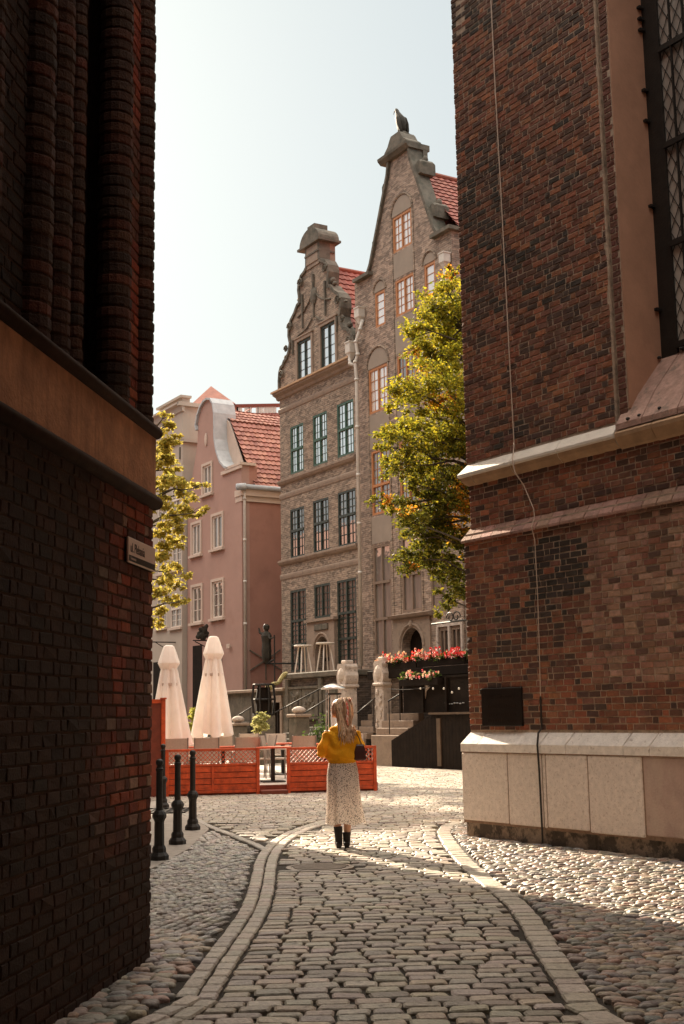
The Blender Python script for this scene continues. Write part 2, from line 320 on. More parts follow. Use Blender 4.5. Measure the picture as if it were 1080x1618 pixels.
def stone(mb, cx, cy, w, d, rot, col, h=.022, n=8, dome=.006, tilt=.035, e=.012):
    ca, sa = math.cos(rot), math.sin(rot); tx, ty = rnd.gauss(0, tilt), rnd.gauss(0, tilt)
    if n == 4: base = [(-.5,-.5),(.5,-.5),(.5,.5),(-.5,.5)]
    elif n == 8:
        k = .41; base = [(-k,-.5),(k,-.5),(.5,-k),(.5,k),(k,.5),(-k,.5),(-.5,k),(-.5,-k)]
    else: base = [(.5*math.cos(2*PI*i/n), .5*math.sin(2*PI*i/n)) for i in range(n)]
    base = [(x*(1+rnd.uniform(-.09,.09)), y*(1+rnd.uniform(-.09,.09))) for x, y in base]
    V = []
    for s_, z in ((1., -.004), (1., h-e), (1-1.6*e/max(.05, min(w, d)), h)):
        for x, y in base:
            X, Y = x*w*s_, y*d*s_; V.append((cx+X*ca-Y*sa, cy+X*sa+Y*ca, z+((X*tx+Y*ty) if z > 0 else 0)))
    m = len(base); V.append((cx, cy, h+dome)); F = []
    for k in range(2):
        for i in range(m): F.append((k*m+i, k*m+(i+1)%m, (k+1)*m+(i+1)%m, (k+1)*m+i))
    for i in range(m): F.append((2*m+i, 2*m+(i+1)%m, 3*m))
    mb.add(V, F, 0, col)
GREYS = [(.40,.345,.275),(.34,.295,.245),(.44,.385,.315),(.37,.33,.28),(.40,.335,.26),(.27,.235,.195),(.42,.375,.32)]
def gc(pal=GREYS, a=.16): return jit(rnd.choice(pal), a)
def ground():
    g = MB(); g.face([(-260,-60,0),(260,-60,0),(260,420,0),(-260,420,0)])
    tag(g.build('ground', MT['soil']), kind='structure')
    # edging bands
    mb = MB()
    for line, rows in ((LB, (-.064, .064)), (RB, (0.,))):
        for off in rows:
            acc = 0; nxt = 0; wd = .115 if len(rows) == 2 else .185
            for (ax, ay), (bx, by) in zip(line, line[1:]):
                L = math.hypot(bx-ax, by-ay); dx, dy = (bx-ax)/L, (by-ay)/L
                while nxt < acc+L:
                    t = nxt-acc; ln = rnd.uniform(.17, .27)
                    stone(mb, ax+dx*(t+ln/2)-dy*off, ay+dy*(t+ln/2)+dx*off, ln-.014, wd, math.atan2(dy, dx), jit((.42,.37,.31), .13), .024, 8, .002, .015)
                    nxt += ln
                acc += L
    L = KERB
    for (ax, ay), (bx, by) in zip(L, L[1:]):
        ln = math.hypot(bx-ax, by-ay); k = max(1, round(ln/.6))
        for i in range(k):
            t = (i+.5)/k; stone(mb, ax+(bx-ax)*t, ay+(by-ay)*t, ln/k-.015, .11, math.atan2(by-ay, bx-ax), jit((.34,.31,.27), .08), .03, 8, .001, .01)
    tag(mb.build('road_edge_band', MT['sett'], smooth=False, fixn=False), kind='structure')
    # road between the bands
    mb = MB(); y = 4.2; k = 0
    while y < 19.5:
        rh = rnd.uniform(.125, .155); xl = at_y(LB, y); xr = at_y(RB, y)
        if y > 14.4: xl = max(-8, -99)
        x = -6. + rnd.uniform(0, .2)
        if xl is not None and xl > -9: x = xl+.135
        k += 1
        while x < 7:
            w = rnd.uniform(.165, .25); cx = x+w/2; x += w
            cy = y+.05*math.sin(cx*.9+.4)+.03*math.sin(y*1.3)+.02*(cx)
            last = False
            if xr is not None and cx+w/2 > xr-.105:
                w = xr-.105-(cx-w/2); cx = xr-.105-w/2; last = True
                if w < .07: break
            if y > 14.4:
                if cx < -3.2: continue
                if seg_dist((cx, cy), LB) < .21 or seg_dist((cx, cy), RB) < .18: continue
                i = 0
                if inside((cx, cy), AREA_B) or inside((cx, cy), AREA_D) or inside((cx, cy), PAVE) or seg_dist((cx, cy), KERB) < .12: continue
            if math.hypot(cx-MAN[0], (cy-MAN[1])) < .42: continue
            stone(mb, cx, cy, w-.018, rh-.026, rnd.gauss(.01, .015), gc(), rnd.gauss(.024, .003), 8, .002, .02, .009)
            if last: break
        y += rh
    tag(mb.build('road', MT['sett'], smooth=False, fixn=False), kind='structure')
    # the square beyond
    mb = MB(); y = 19.5
    while y < 47:
        rh = rnd.uniform(.12, .145) if y < 30 else .18; x = -6.5 if y < 25.5 else -9.
        x += rnd.uniform(0, .2)
        while x < 9:
            w = rnd.uniform(.13, .2) if y < 30 else rnd.uniform(.2, .28); cx = x+w/2; x += w
            cy = y-.1*(cx)+.06*math.sin(cx*1.1+y*.6)
            if abs(cx) > .28*cy+2 or inside((cx, cy), PAVE): continue
            stone(mb, cx, cy, w-.02, rh-.02, -.1+rnd.gauss(0, .03), gc(), rnd.gauss(.022, .0015), 4 if y > 24 else 8, .001, .012, .006)
        y += rh
    tag(mb.build('square_paving', MT['sett'], smooth=False, fixn=False), kind='structure')
    # small setts laid in curved courses between the left band and the pavement
    mb = MB(); PB = [(.42,.39,.35),(.34,.325,.30),(.46,.42,.37),(.3,.27,.24),(.38,.33,.28)]
    i = 0; u = -7.5
    while u < 7.5:
        v = -10 + rnd.uniform(0, .1)
        while v < 11:
            ln = rnd.uniform(.085, .145); a = 1.22
            # course direction a, bending with distance
            cu, cv = u, v+ln/2
            x = -1.2+math.cos(a)*cv-math.sin(a)*cu+.10*math.sin(cv*.8+cu)+.02*cv*cv*.4; yy = 12.+math.sin(a)*cv+math.cos(a)*cu
            v += ln
            if not (8.2 < yy < 18.2) or not inside((x, yy), AREA_B): continue
            if seg_dist((x, yy), LB) < .17 or seg_dist((x, yy), KERB) < .12: continue
            if yy < 9.2+.5*math.sin(x*3): continue
            stone(mb, x, yy, ln-.02, .062, a+.016*cv+.08*math.cos(cv*.8+cu)+rnd.gauss(0, .05), gc(PB), rnd.gauss(.022, .004), 8, .005, .05, .01)
        u += .084
    tag(mb.build('small_sett_paving', MT['sett'], smooth=False, fixn=False), kind='structure')
    # rounded field cobbles
    mb = MB(); PC = [(.36,.28,.215),(.28,.255,.23),(.42,.32,.24),(.26,.245,.23),(.38,.25,.19),(.34,.30,.245),(.21,.175,.15),(.46,.38,.30)]
    def cobbles(area, test, s0, s1, el=1.35, k_=1.):
        xs = [p[0] for p in area]; ys = [p[1] for p in area]; y = min(ys)
        row = 0
        while y < max(ys):
            s = rnd.uniform(s0, s1); x = min(xs)+rnd.uniform(0, s); row += 1
            while x < max(xs):
                w = rnd.uniform(s0, s1)*el; d = s*rnd.uniform(.8, 1.1); cx = x+w/2; cy = y+rnd.gauss(0, s*.16)
                x += w*.98
                if not inside((cx, cy), area) or not test(cx, cy): continue
                stone(mb, cx, cy, w*.97, d*.97, rnd.gauss(.0, .3), tuple(v*k_ for v in gc(PC, .24)), rnd.uniform(.022, .036), 8, .003, .06, .012)
            y += s*.93
    cobbles(AREA_D, lambda x, y: seg_dist((x, y), RB) > .13, .05, .085, 1.9, .82)
    cobbles(AREA_C, lambda x, y: seg_dist((x, y), LB) > .165 and y < 9.45+.5*math.sin(x*3), .065, .12)
    tag(mb.build('cobblestone_paving', MT['sett'], smooth=True, fixn=False), kind='structure')
    mb = MB(); mb.prism(PAVE, -.02, .024)
    for k, (a, b) in enumerate([((-2.1,13.6),(-6,13.9)),((-2.1,15.4),(-6,15.7)),((-2.1,17.2),(-6,17.5))]): pass
    tag(mb.build('pavement', MT['slab']), kind='structure')
rb_end = RB
AREA_D = [(p[0]+.12, p[1]) for p in RB]+[(2.2,17.3),(1.7,17.3),(1.56,16.8),(4.5,12.2),(7.6,7.4),(7.6,4.4)]
AREA_B = [(p[0], p[1]) for p in LB if p[1] < 15.6]+[KERB[-1]]+list(reversed(KERB))+[GP(*p) for p in [(262,1268),(300,1290),(330,1312),(296,1345),(246,1372),(150,1430)]]+[(-2.6, 8.), (-2.6, 4.6)]
AREA_C = [p for p in LB if p[1] < 10.6]+[(-1.0,10.6),(-3,10.6),(-3,4.6)]
ground()
# manhole cover
r = thing('manhole_cover', 'round ribbed iron cover set flush in the setts in front of the woman', 'manhole cover', WORLD, (MAN[0], MAN[1], .018))
mb = MB(); mb.lathe([(.36,-.02),(.36,.004),(.31,.006),(.31,-.004)], MAN[0], MAN[1], 28); 
mb.v = [(x, y, z+.018) for x, y, z in mb.v]; mb.build('rim', mat('worn_iron', (.3,.26,.22), rough=.5, metal=.4), r)
mb = MB(); mb.lathe([(.3,-.02),(.3,.0)], MAN[0], MAN[1], 28)
for i in range(-5, 6):
    h = math.sqrt(max(0, .28**2-(i*.05)**2)); mb.box(MAN[0]-h, MAN[0]+h, MAN[1]+i*.05-.012, MAN[1]+i*.05+.012, 0, .008)
mb.v = [(x, y, z+.018) for x, y, z in mb.v]; mb.build('lid', bpy.data.materials['worn_iron'], r)
# drain grate in the pavement
gx, gy = GP(262, 1284); r = thing('drain_grate', 'dark square grate let into the pavement near the red terrace fence', 'grate', WORLD, (gx-.25, gy, .024))
mb = MB()
for k in range(9): mb.box(gx-.85+k*.14, gx-.80+k*.14, gy-.5, gy+.5, .024, .04)
mb.box(gx-.9, gx+.4, gy-.56, gy-.5, .024, .045); mb.box(gx-.9, gx+.4, gy+.5, gy+.56, .024, .045)
mb.build('bars', MT['iron'], r); mb = MB(); mb.box(gx-.88, gx+.38, gy-.5, gy+.5, .0245, .028); mb.build('tray', MT['black'], r)
# ================================================================ brickwork
def brickwall(mb, t0, t1, z0, z1, yf, sg, pal, course=.0765, skip=None, depth=.008, end=True, lens=(.195,.195,.095), joint=.014):
    n = round((z1-z0)/course); h = (z1-z0)/n
    for i in range(n):
        z = z0+i*h; x = t0 + (rnd.uniform(-.007,.005) if end else 0); k = rnd.randrange(3); first = True
        if i % 2: x0 = x; w = .105 if end else rnd.uniform(.05,.15)
        else: w = .215
        while x < t1-.02:
            if not first: w = lens[k % len(lens)]*rnd.uniform(.94, 1.06); k += 1
            first = False
            x1 = min(x+w, t1); a, b = x+joint/2*(x > t0+.02), x1-joint/2; zz0, zz1 = z+joint/2, z+h-joint/2
            x = x1
            if b-a < .03 or (skip and skip((a+b)/2, z+h/2)): continue
            pr = depth*rnd.uniform(.55, 1.25); jx = [rnd.uniform(-.0035, .0035) for _ in range(8)]; c = pal((a+b)/2, z+h/2)
            e = .005; A = [(a+jx[0], zz0+jx[1]), (b+jx[2], zz0+jx[3]), (b+jx[4], zz1+jx[5]), (a+jx[6], zz1+jx[7])]; m = ((a+b)/2, (zz0+zz1)/2)
            def sh(p): return (p[0]+(e if p[0] < m[0] else -e), p[1]+(e if p[1] < m[1] else -e))
            tl = rnd.gauss(0, .0015)
            V = [(sh(p)[0], yf+sg*(pr+tl*(1 if q % 2 else -1)), sh(p)[1]) for q, p in enumerate(A)]+[(p[0], yf+sg*(pr-.005), p[1]) for p in A]+[(p[0], yf-sg*.01, p[1]) for p in A]
            F = [(0,1,2,3)]+[(q, (q+1)%4, 4+(q+1)%4, 4+q) for q in range(4)]+[(4+q, 4+(q+1)%4, 8+(q+1)%4, 8+q) for q in range(4)]
            mb.add(V, F, 0, c)
PR = [(.23,.08,.042),(.26,.095,.05),(.18,.066,.038),(.105,.05,.034),(.08,.042,.03),(.30,.115,.056),(.21,.09,.06),(.145,.058,.036)]
def pal_r(t, z):
    n = noise.noise(Vector((t*.8, z*.9, 3.1)))+.35*noise.noise(Vector((t*2.6, z*2.6, 9.)))
    c = rnd.choice(PR)
    if n > .22 and rnd.random() < .5: c = rnd.choice([(.065,.042,.033),(.045,.034,.026),(.09,.052,.038)])
    if n < -.25 and rnd.random() < .4: c = rnd.choice([(.34,.13,.06),(.32,.125,.066),(.27,.1,.06)])
    return jit(c, .2)
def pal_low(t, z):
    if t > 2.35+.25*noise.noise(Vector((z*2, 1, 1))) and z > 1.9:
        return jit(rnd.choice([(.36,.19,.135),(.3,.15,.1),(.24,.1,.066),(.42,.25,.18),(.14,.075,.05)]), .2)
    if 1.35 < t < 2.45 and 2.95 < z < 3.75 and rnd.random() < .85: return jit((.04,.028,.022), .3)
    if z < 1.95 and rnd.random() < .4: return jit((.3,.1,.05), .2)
    return pal_r(t, z)
ch = thing('brick_church', 'tall dark brick church wall with pale stone plinth and leaded window at right', 'church', CHURCH, (0,0,0))
mb = MB()
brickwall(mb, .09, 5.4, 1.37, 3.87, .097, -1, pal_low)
mb.box(.1, 7., .097, 1.0, 0, 3.95, 1)
mb.build('lower_wall', [MT['brick_r'], MT['mortar_r']], ch, fixn=False)
mb = MB(); brickwall(mb, .155, 5.4, 4.02, 4.62, .165, -1, pal_r); mb.box(.165, 7., .165, 1.0, 3.95, 4.8, 1)
mb.build('middle_wall', [MT['brick_r'], MT['mortar_r']], ch, fixn=False)
mb = MB()
sk = lambda t, z: (.27 < t < .36 and z > 11.0)
brickwall(mb, .135, 2.93, 4.92, 12.4, .147, -1, pal_r, skip=sk)
brickwall(mb, 3.0, 3.13, 4.98, 12.4, .157, -1, lambda t, z: jit((.13,.045,.028), .25), lens=(.13,), end=False)
mb.box(.145, 2.94, .147, 1.0, 4.8, 12.4, 1); mb.box(2.94, 3.0, .2, 1.0, 4.8, 12.4, 1); mb.box(3.0, 3.13, .157, 1.0, 4.8, 12.4, 1)
mb.build('upper_wall', [MT['brick_r'], MT['mortar_r']], ch, fixn=False)
mb = MB(); mb.box(.15, 16, 1.35, 14, 0, 23); mb.box(7., 16, .1, 1.35, 0, 23); mb.box(.15, 7, .15, 1.35, 12.4, 23); mb.box(5.4, 7., .14, 1.35, 4.8, 12.4)
mb.build('body_wall', MT['brick_far'], ch)
# string course of sloping bricks
mb = MB(); x = .07
while x < 6:
    w = rnd.uniform(.2, .235); a, b = (x, x+w-.01); j = rnd.uniform(-.006, .006); c0 = jit((.36,.2,.155) if x < 2.2 or rnd.random() < .7 else (.22,.19,.14), .18)
    l0 = .06 if x < .08 else 0
    mb.add([(a,.05+j,3.865),(b,.05+j,3.865),(b,.175,4.035),(a+l0,.175,4.035),(a,.05+j,3.835),(b,.05+j,3.835),(b,.175,3.835),(a+l0,.175,3.835)],
           [(0,1,2,3),(4,5,1,0),(5,6,2,1),(7,4,0,3),(6,7,3,2),(4,7,6,5)], 0, c0)
    x += w
mb.build('string_course', MT['brick_r'], ch, fixn=True)
# pale ledge of moulded stones
JT = [.045, .32, 1.12, 2.0, 2.98]
prof = [(.162,4.60),(.12,4.63),(.085,4.67),(.065,4.715),(.045,4.735),(.045,4.765),(.15,4.90),(.162,4.90)]
mbt = MB()
for k in range(4):
    a, b = JT[k]+(.004 if k else 0), JT[k+1]-.004; R0 = [((p[0] if k == 0 else a), p[0], p[1]) for p in prof]; R1 = [(b, p[0], p[1]) for p in prof]
    V = R0+R1; n = len(prof); F = [tuple(range(n)), tuple(range(2*n-1, n-1, -1))]; mbt.add(V, F, 0)
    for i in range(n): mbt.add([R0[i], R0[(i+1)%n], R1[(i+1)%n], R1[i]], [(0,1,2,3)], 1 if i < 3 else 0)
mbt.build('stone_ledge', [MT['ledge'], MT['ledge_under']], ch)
mb = MB(); x = 2.99
while x < 5.6:
    w = rnd.uniform(.35, .8); j = rnd.uniform(-.012, .012); a, b = x+.008, x+w-.008
    P = [(.162,4.58),(.115+j,4.60),(.075+j,4.66),(.04+j,4.71),(.035+j,4.755),(.13,4.85),(.162,4.85)]
    mb.loft([[(a,p[0],p[1]+j*.6) for p in P],[(b,p[0],p[1]+j*.6) for p in P]]); x += w
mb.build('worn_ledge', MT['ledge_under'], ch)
# sloping sill, reveal, leaded window
mb = MB(); xs = [3.0, 3.42, 3.95, 4.6, 5.35]
for k in range(4):
    a0, a1 = xs[k]+.006, xs[k+1]-.006; b0, b1 = max(3.145, a0+.1) if k == 0 else a0, a1
    mb.add([(a0,.06,4.80),(a1,.06,4.80),(a1,.06,4.87),(a0,.06,4.87),(a0+(.03 if k==0 else 0),.3,5.22),(a1,.3,5.22),(b0,.76,5.74),(b1,.76,5.74),(b0,.76,5.3),(b1,.76,5.3)],
           [(0,1,2,3),(3,2,5,4),(4,5,7,6),(6,7,9,8),(0,8,9,1),(0,3,4,6,8),(1,9,7,5,2)])
mb.build('sloping_sill', MT['pinkstone'], ch)
for x, y, z in ((3.2,.07,4.9),(3.36,.09,4.91),(3.66,.1,4.93),(4.1,.1,4.93),(3.17,.68,5.72),(3.5,.7,5.75)): mb = MB(); mb.ball((x, y, z), .025, .03, .02, 8); mb.build('sill_stud', MT['iron'], ch)
mb = MB(); mb.box(3.132, 3.15, .16, .78, 5.05, 12.4); mb.build('window_reveal', MT['revealplaster'], ch)
w = MB(); w.box(3.15, 3.40, .74, .80, 5.6, 12.4)
for z in (5.82, 7.06, 8.3, 9.54, 10.78, 12.0): w.box(3.4, 5.4, .70, .74, z-.035, z+.035)
for k in range(1, 9): w.box(3.40+.205*k-.009, 3.40+.205*k+.009, .705, .735, 5.6, 12.4)
for z, t in ((6.3,3.14),(7.6,3.14),(8.7,3.14),(9.1,3.14),(9.9,3.14),(10.05,3.14),(10.2,3.14)): w.box(t-.02, t+.06, .66, .74, z, z+.03)
wf = w.build('window', MT['iron'], ch)
w = MB()
for k in range(-12, 60):
    z0 = 5.6+k*.27; 
    for sgn in (1, -1):
        pa = [3.4, z0 if sgn > 0 else z0+0]; n0 = 0
        x0, x1 = 3.4, 5.4; za, zb = z0, z0+sgn*2*1.93
        # clip to the window
        def cl(z): return max(5.6, min(12.4, z))
        if (za < 5.6 and zb < 5.6) or (za > 12.4 and zb > 12.4): continue
        ta = 0 if 5.6 <= za <= 12.4 else (cl(za)-za)/(zb-za); tb = 1 if 5.6 <= zb <= 12.4 else (cl(zb)-za)/(zb-za)
        if tb-ta < .02: continue
        w.bar((x0+(x1-x0)*ta, .752, za+(zb-za)*ta), (x0+(x1-x0)*tb, .752, za+(zb-za)*tb), .007, .007)
w.build('leading', MT['iron'], wf)
w = MB(); w.box(3.4, 5.4, .765, .77, 5.6, 12.4); w.build('pane', MT['glass_church'], wf)
# plinth
sj = [0., .914, 1.555, 1.62, 2.336, 3.195, 4.1, 5.2, 6.4]
pj = [MT['limestone']]*5+[MT['pinkstone']]*3
for k in range(len(sj)-1):
    mb = MB(); mb.cbox(sj[k]+.009, sj[k+1]-.009, rnd.uniform(-.006,.004), .3, .235+rnd.uniform(-.02,.015)*(k>0), 1.085, .012)
    mb.build('plinth_slab', MT['limestone'] if k < 5 or k > 6 else mat('rosy_slab', (.5,.36,.31), rough=.85, noise_amt=.2, nscale=3, bump=.3, stains=((.6,.48,.4), 2.5, .5, .15, .5)), ch)
cj = [-.005, .36, 1.545, 2.0, 2.93, 3.33, 4.2, 5.3, 6.4]
for k in range(len(cj)-1):
    a, b = cj[k]+.009, cj[k+1]-.009; j = rnd.uniform(-.008, .006); s0 = .11 if k == 0 else .0; mb = MB(); sk_ = .06
    mb.add([(a,-.012+j,1.10),(b,-.012+j,1.10),(b,-.012+j,1.20),(a,-.012+j,1.20),(a+s0+(sk_ if k else 0),.12,1.375),(b+sk_,.12,1.375),(a+s0+(sk_ if k else 0),.12,1.10),(b+sk_,.12,1.10)],
           [(0,1,2,3),(3,2,5,4),(0,6,7,1),(0,3,4,6),(1,7,5,2),(4,5,7,6)])
    mb.build('plinth_cap', MT['limestone_cap'], ch)
mb = MB(); x = .03
for w_ in (.24,.62,.7,.06,.75,.07,.9,.8,1.0,1.2): mb.cbox(x, x+w_-.01, .035+rnd.uniform(-.01,.01), .3, -.02, .23, .015); x += w_
mb.box(.02, 6.4, .045, .4, -.02, .2); mb.build('footing', MT['footing'], ch)
mb = MB(); mb.box(.005, 6.4, .012, .3, .2, 1.18); mb.build('plinth_joint', mat('tan_joint', (.3,.2,.14), rough=.95, noise_amt=.3, nscale=20), ch)
# things fixed to the church
pq = thing('wall_plaque', 'dark rectangular metal plaque on the brick wall above the stone plinth', 'plaque', CHURCH, (.38, .06, 1.42))
mb = MB(); mb.cbox(.38, 1.165, .055, .095, 1.42, 1.905, .01); mb.build('plate', mat('plaque_metal', (.02,.014,.011), rough=.5, metal=.5, bump=.15), pq)
mb = MB()
for rz in (1.78, 1.66, 1.55, 1.48):
    x = .5
    while x < 1.04: w_ = rnd.uniform(.012, .03); mb.box(x, x+w_, .051, .056, rz, rz+.03); x += w_+.012
mb.build('relief_lettering', mat('plaque_relief', (.03,.02,.015), rough=.5, metal=.5, bump=0), pq)
mb = MB()
pts = [(1.02,.12,12.3),(1.05,.12,10.),(1.09,.12,8.2),(1.125,.12,6.2),(1.15,.12,5.02),(1.19,.08,4.95),(1.22,.02,4.76),(1.25,.03,4.6),(1.30,.14,4.42)]
mb.tube(pts, .008, 6)
cab = mb.build('cable', MT['cable'], None, CHURCH, (1.02,.1,4.4)); tag(cab, 'thin pale lightning cable running down the brick church wall to the ground', 'cable')
mb = MB(); mb.tube([(1.30,.13,4.42),(1.42,.10,4.25),(1.505,.09,4.1),(1.525,.08,4.0),(1.52,.03,3.86),(1.525,.07,3.7),(1.53,.075,3.0),(1.52,.075,2.4),(1.51,.07,1.75)], .007, 6, 0); mb.build('lower_run', MT['cable'], cab)
mb = MB(); mb.tube([(1.51,.07,1.78),(1.51,.07,1.4),(1.50,.02,1.34),(1.53,-.03,1.2),(1.545,-.03,.9),(1.55,-.025,.05)], .012, 6); mb.build('conduit', MT['cable_d'], cab)
# ================================================================ left building
lc = thing('brick_chapel', 'shadowed red brick building with plaster band and moulded ribs at left', 'church', LEFTW, (0,0,0))
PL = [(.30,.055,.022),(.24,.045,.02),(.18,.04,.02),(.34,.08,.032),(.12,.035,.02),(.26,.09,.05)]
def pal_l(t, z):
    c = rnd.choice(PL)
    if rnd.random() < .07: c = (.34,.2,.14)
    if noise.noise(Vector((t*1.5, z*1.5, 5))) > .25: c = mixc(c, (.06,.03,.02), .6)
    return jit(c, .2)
def pal_d(t, z): return jit(rnd.choice([(.034,.015,.006),(.027,.012,.005),(.042,.017,.007),(.022,.011,.005)]), .2)  # near-black bricks carrying the left wall's shade in their colour
def pal_b(t, z):  # shade painted into the bricks towards us; also darker near the base
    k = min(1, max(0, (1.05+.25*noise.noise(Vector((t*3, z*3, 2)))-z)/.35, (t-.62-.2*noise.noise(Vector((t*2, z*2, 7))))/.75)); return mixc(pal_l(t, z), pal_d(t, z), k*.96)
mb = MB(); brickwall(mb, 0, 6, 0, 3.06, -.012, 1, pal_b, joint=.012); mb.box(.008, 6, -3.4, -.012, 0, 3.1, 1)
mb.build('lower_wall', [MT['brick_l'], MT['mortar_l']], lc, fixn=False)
mb = MB(); mb.box(.0, 6, -3.4, .012, 3.13, 3.55); mb.build('plaster_band', MT['band'], lc)
for z, r_ in ((3.09, .048), (3.595, .045)):
    mb = MB(); mb.tube([(-.045,.012,z),(-.02,.012,z),(6,.012,z)], [r_*.6, r_, r_], 12); mb.tube([(-.02,-3.4,z),(-.02,.012,z)], r_, 12); mb.box(0,6,-3.4,-.005,z-.05,z+.05); mb.build('roll_moulding', MT['torus'], lc, smooth=True)
ZT = 8.4
mb = MB()
def rib(cx, cy, rr):
    z = 3.62; k = 0
    while z < ZT:
        c = jit(rnd.choice([(.075,.032,.016),(.055,.027,.015),(.09,.036,.018),(.13,.038,.018)]), .25); h = .0765; j = rnd.uniform(-.006,.006)
        mb.lathe([(rr-.014, z+.003),(rr-.003, z+.006),(rr, z+.013),(rr, z+h-.016),(rr-.003, z+h-.010),(rr-.014, z+h-.007)], cx+j, cy+rnd.uniform(-.005,.005), 14, 0, c); z += h
    mb.lathe([(rr-.008, 3.6),(rr-.008, ZT)], cx, cy, 14, 1)
for a in ((.095,-.085,.1),(.615,-.11,.115),(1.0,-.26,.07),(1.52,-.2,.11),(2.13,-.11,.13),(2.75,-.12,.1)): rib(*a)
brickwall(mb, .17, .5, 3.62, ZT, -.075, 1, pal_l, end=False); mb.box(.02, .5, -3.4, -.075, 3.62, ZT, 1)
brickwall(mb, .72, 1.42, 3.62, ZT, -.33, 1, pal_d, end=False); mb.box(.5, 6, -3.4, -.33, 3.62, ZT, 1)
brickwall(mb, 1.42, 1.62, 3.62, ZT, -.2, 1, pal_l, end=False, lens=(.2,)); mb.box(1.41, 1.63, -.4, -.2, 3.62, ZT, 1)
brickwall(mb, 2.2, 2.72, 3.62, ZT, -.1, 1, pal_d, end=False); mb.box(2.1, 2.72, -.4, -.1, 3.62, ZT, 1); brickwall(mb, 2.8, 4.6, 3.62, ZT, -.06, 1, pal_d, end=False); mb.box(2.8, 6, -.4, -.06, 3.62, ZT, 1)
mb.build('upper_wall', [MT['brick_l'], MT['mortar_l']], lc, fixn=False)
mb = MB(); mb.box(.05, 20, -3.4, -.08, ZT, 20); mb.box(6, 20, -3.4, -.02, 0, ZT); mb.build('wall_above', MT['brick_far'], lc)
mb = MB()
P4 = [LEFTW.inverted() @ Vector((x, y, 0)) for x, y in ((-4.9, 24.4), (-4.75, 9.0), (-20, 9.0), (-20, 24.4))]
mb.prism([(p.x, p.y) for p in P4], 0, 20.); mb.build('nave_wall', MT['brick_far'], lc)
gh = thing('brick_blocker', 'brick gatehouse unseen over the camera, added to shade the left wall', 'blocker', WORLD, (2, -8, 0))
mb = MB(); mb.box(-6, 14, -14, 5.3, 5.95, 14); mb.box(-6, 14, -14.5, -14, 0, 14); mb.box(7.5, 14, -14, 3.6, 0, 5.95)  # unseen mass added over and behind the camera to shade the left wall
mb.build('wall', MT['brick_far'], gh)
# street sign
ss = thing('street_sign', 'small white street name sign with black strip on the brick corner at left', 'street sign', LEFTW, (.36, .03, 2.68))
mb = MB(); mb.cbox(.055, .675, .012, .028, 2.598, 2.762, .004); mb.build('plate', MT['signwhite'], ss)
mb = MB(); mb.box(.064, .668, .0284, .0296, 2.606, 2.645); mb.build('black_strip', MT['signblack'], ss)
mb = MB(); mb.box(.055,.675,.0,.012,2.6,2.76); mb.build('backing', MT['iron'], ss)
def text(body, size, M, matl, parent, name='lettering', ext=.0006, align='LEFT', sx=1.):
    cu = bpy.data.curves.new(name, 'FONT'); cu.body = body; cu.size = size; cu.extrude = ext; cu.align_x = align
    o = bpy.data.objects.new(name, cu); C.objects.link(o); cu.materials.append(matl); o.parent = parent
    ml = Matrix.Translation(-Vector(OFF[parent.name])) @ M @ Matrix.Diagonal((sx, 1, 1, 1)); o.matrix_local = ml
    bpy.context.view_layer.update(); me = bpy.data.meshes.new_from_object(o.evaluated_get(bpy.context.evaluated_depsgraph_get())); bpy.data.objects.remove(o)
    q = bpy.data.objects.new(name, me); C.objects.link(q); q.parent = parent; q.matrix_local = ml; return q
def Lw(x, y, z): return Matrix.Translation((x, y, z)) @ Matrix.Rotation(PI, 4, 'Z') @ Matrix.Rotation(PI/2, 4, 'X')
text('ul. Plebania', .088, Lw(.64, .0292, 2.668), MT['signblack'], ss, sx=.82)
text('Śródmieście', .024, Lw(.64, .0302, 2.618), MT['signwhite'], ss)
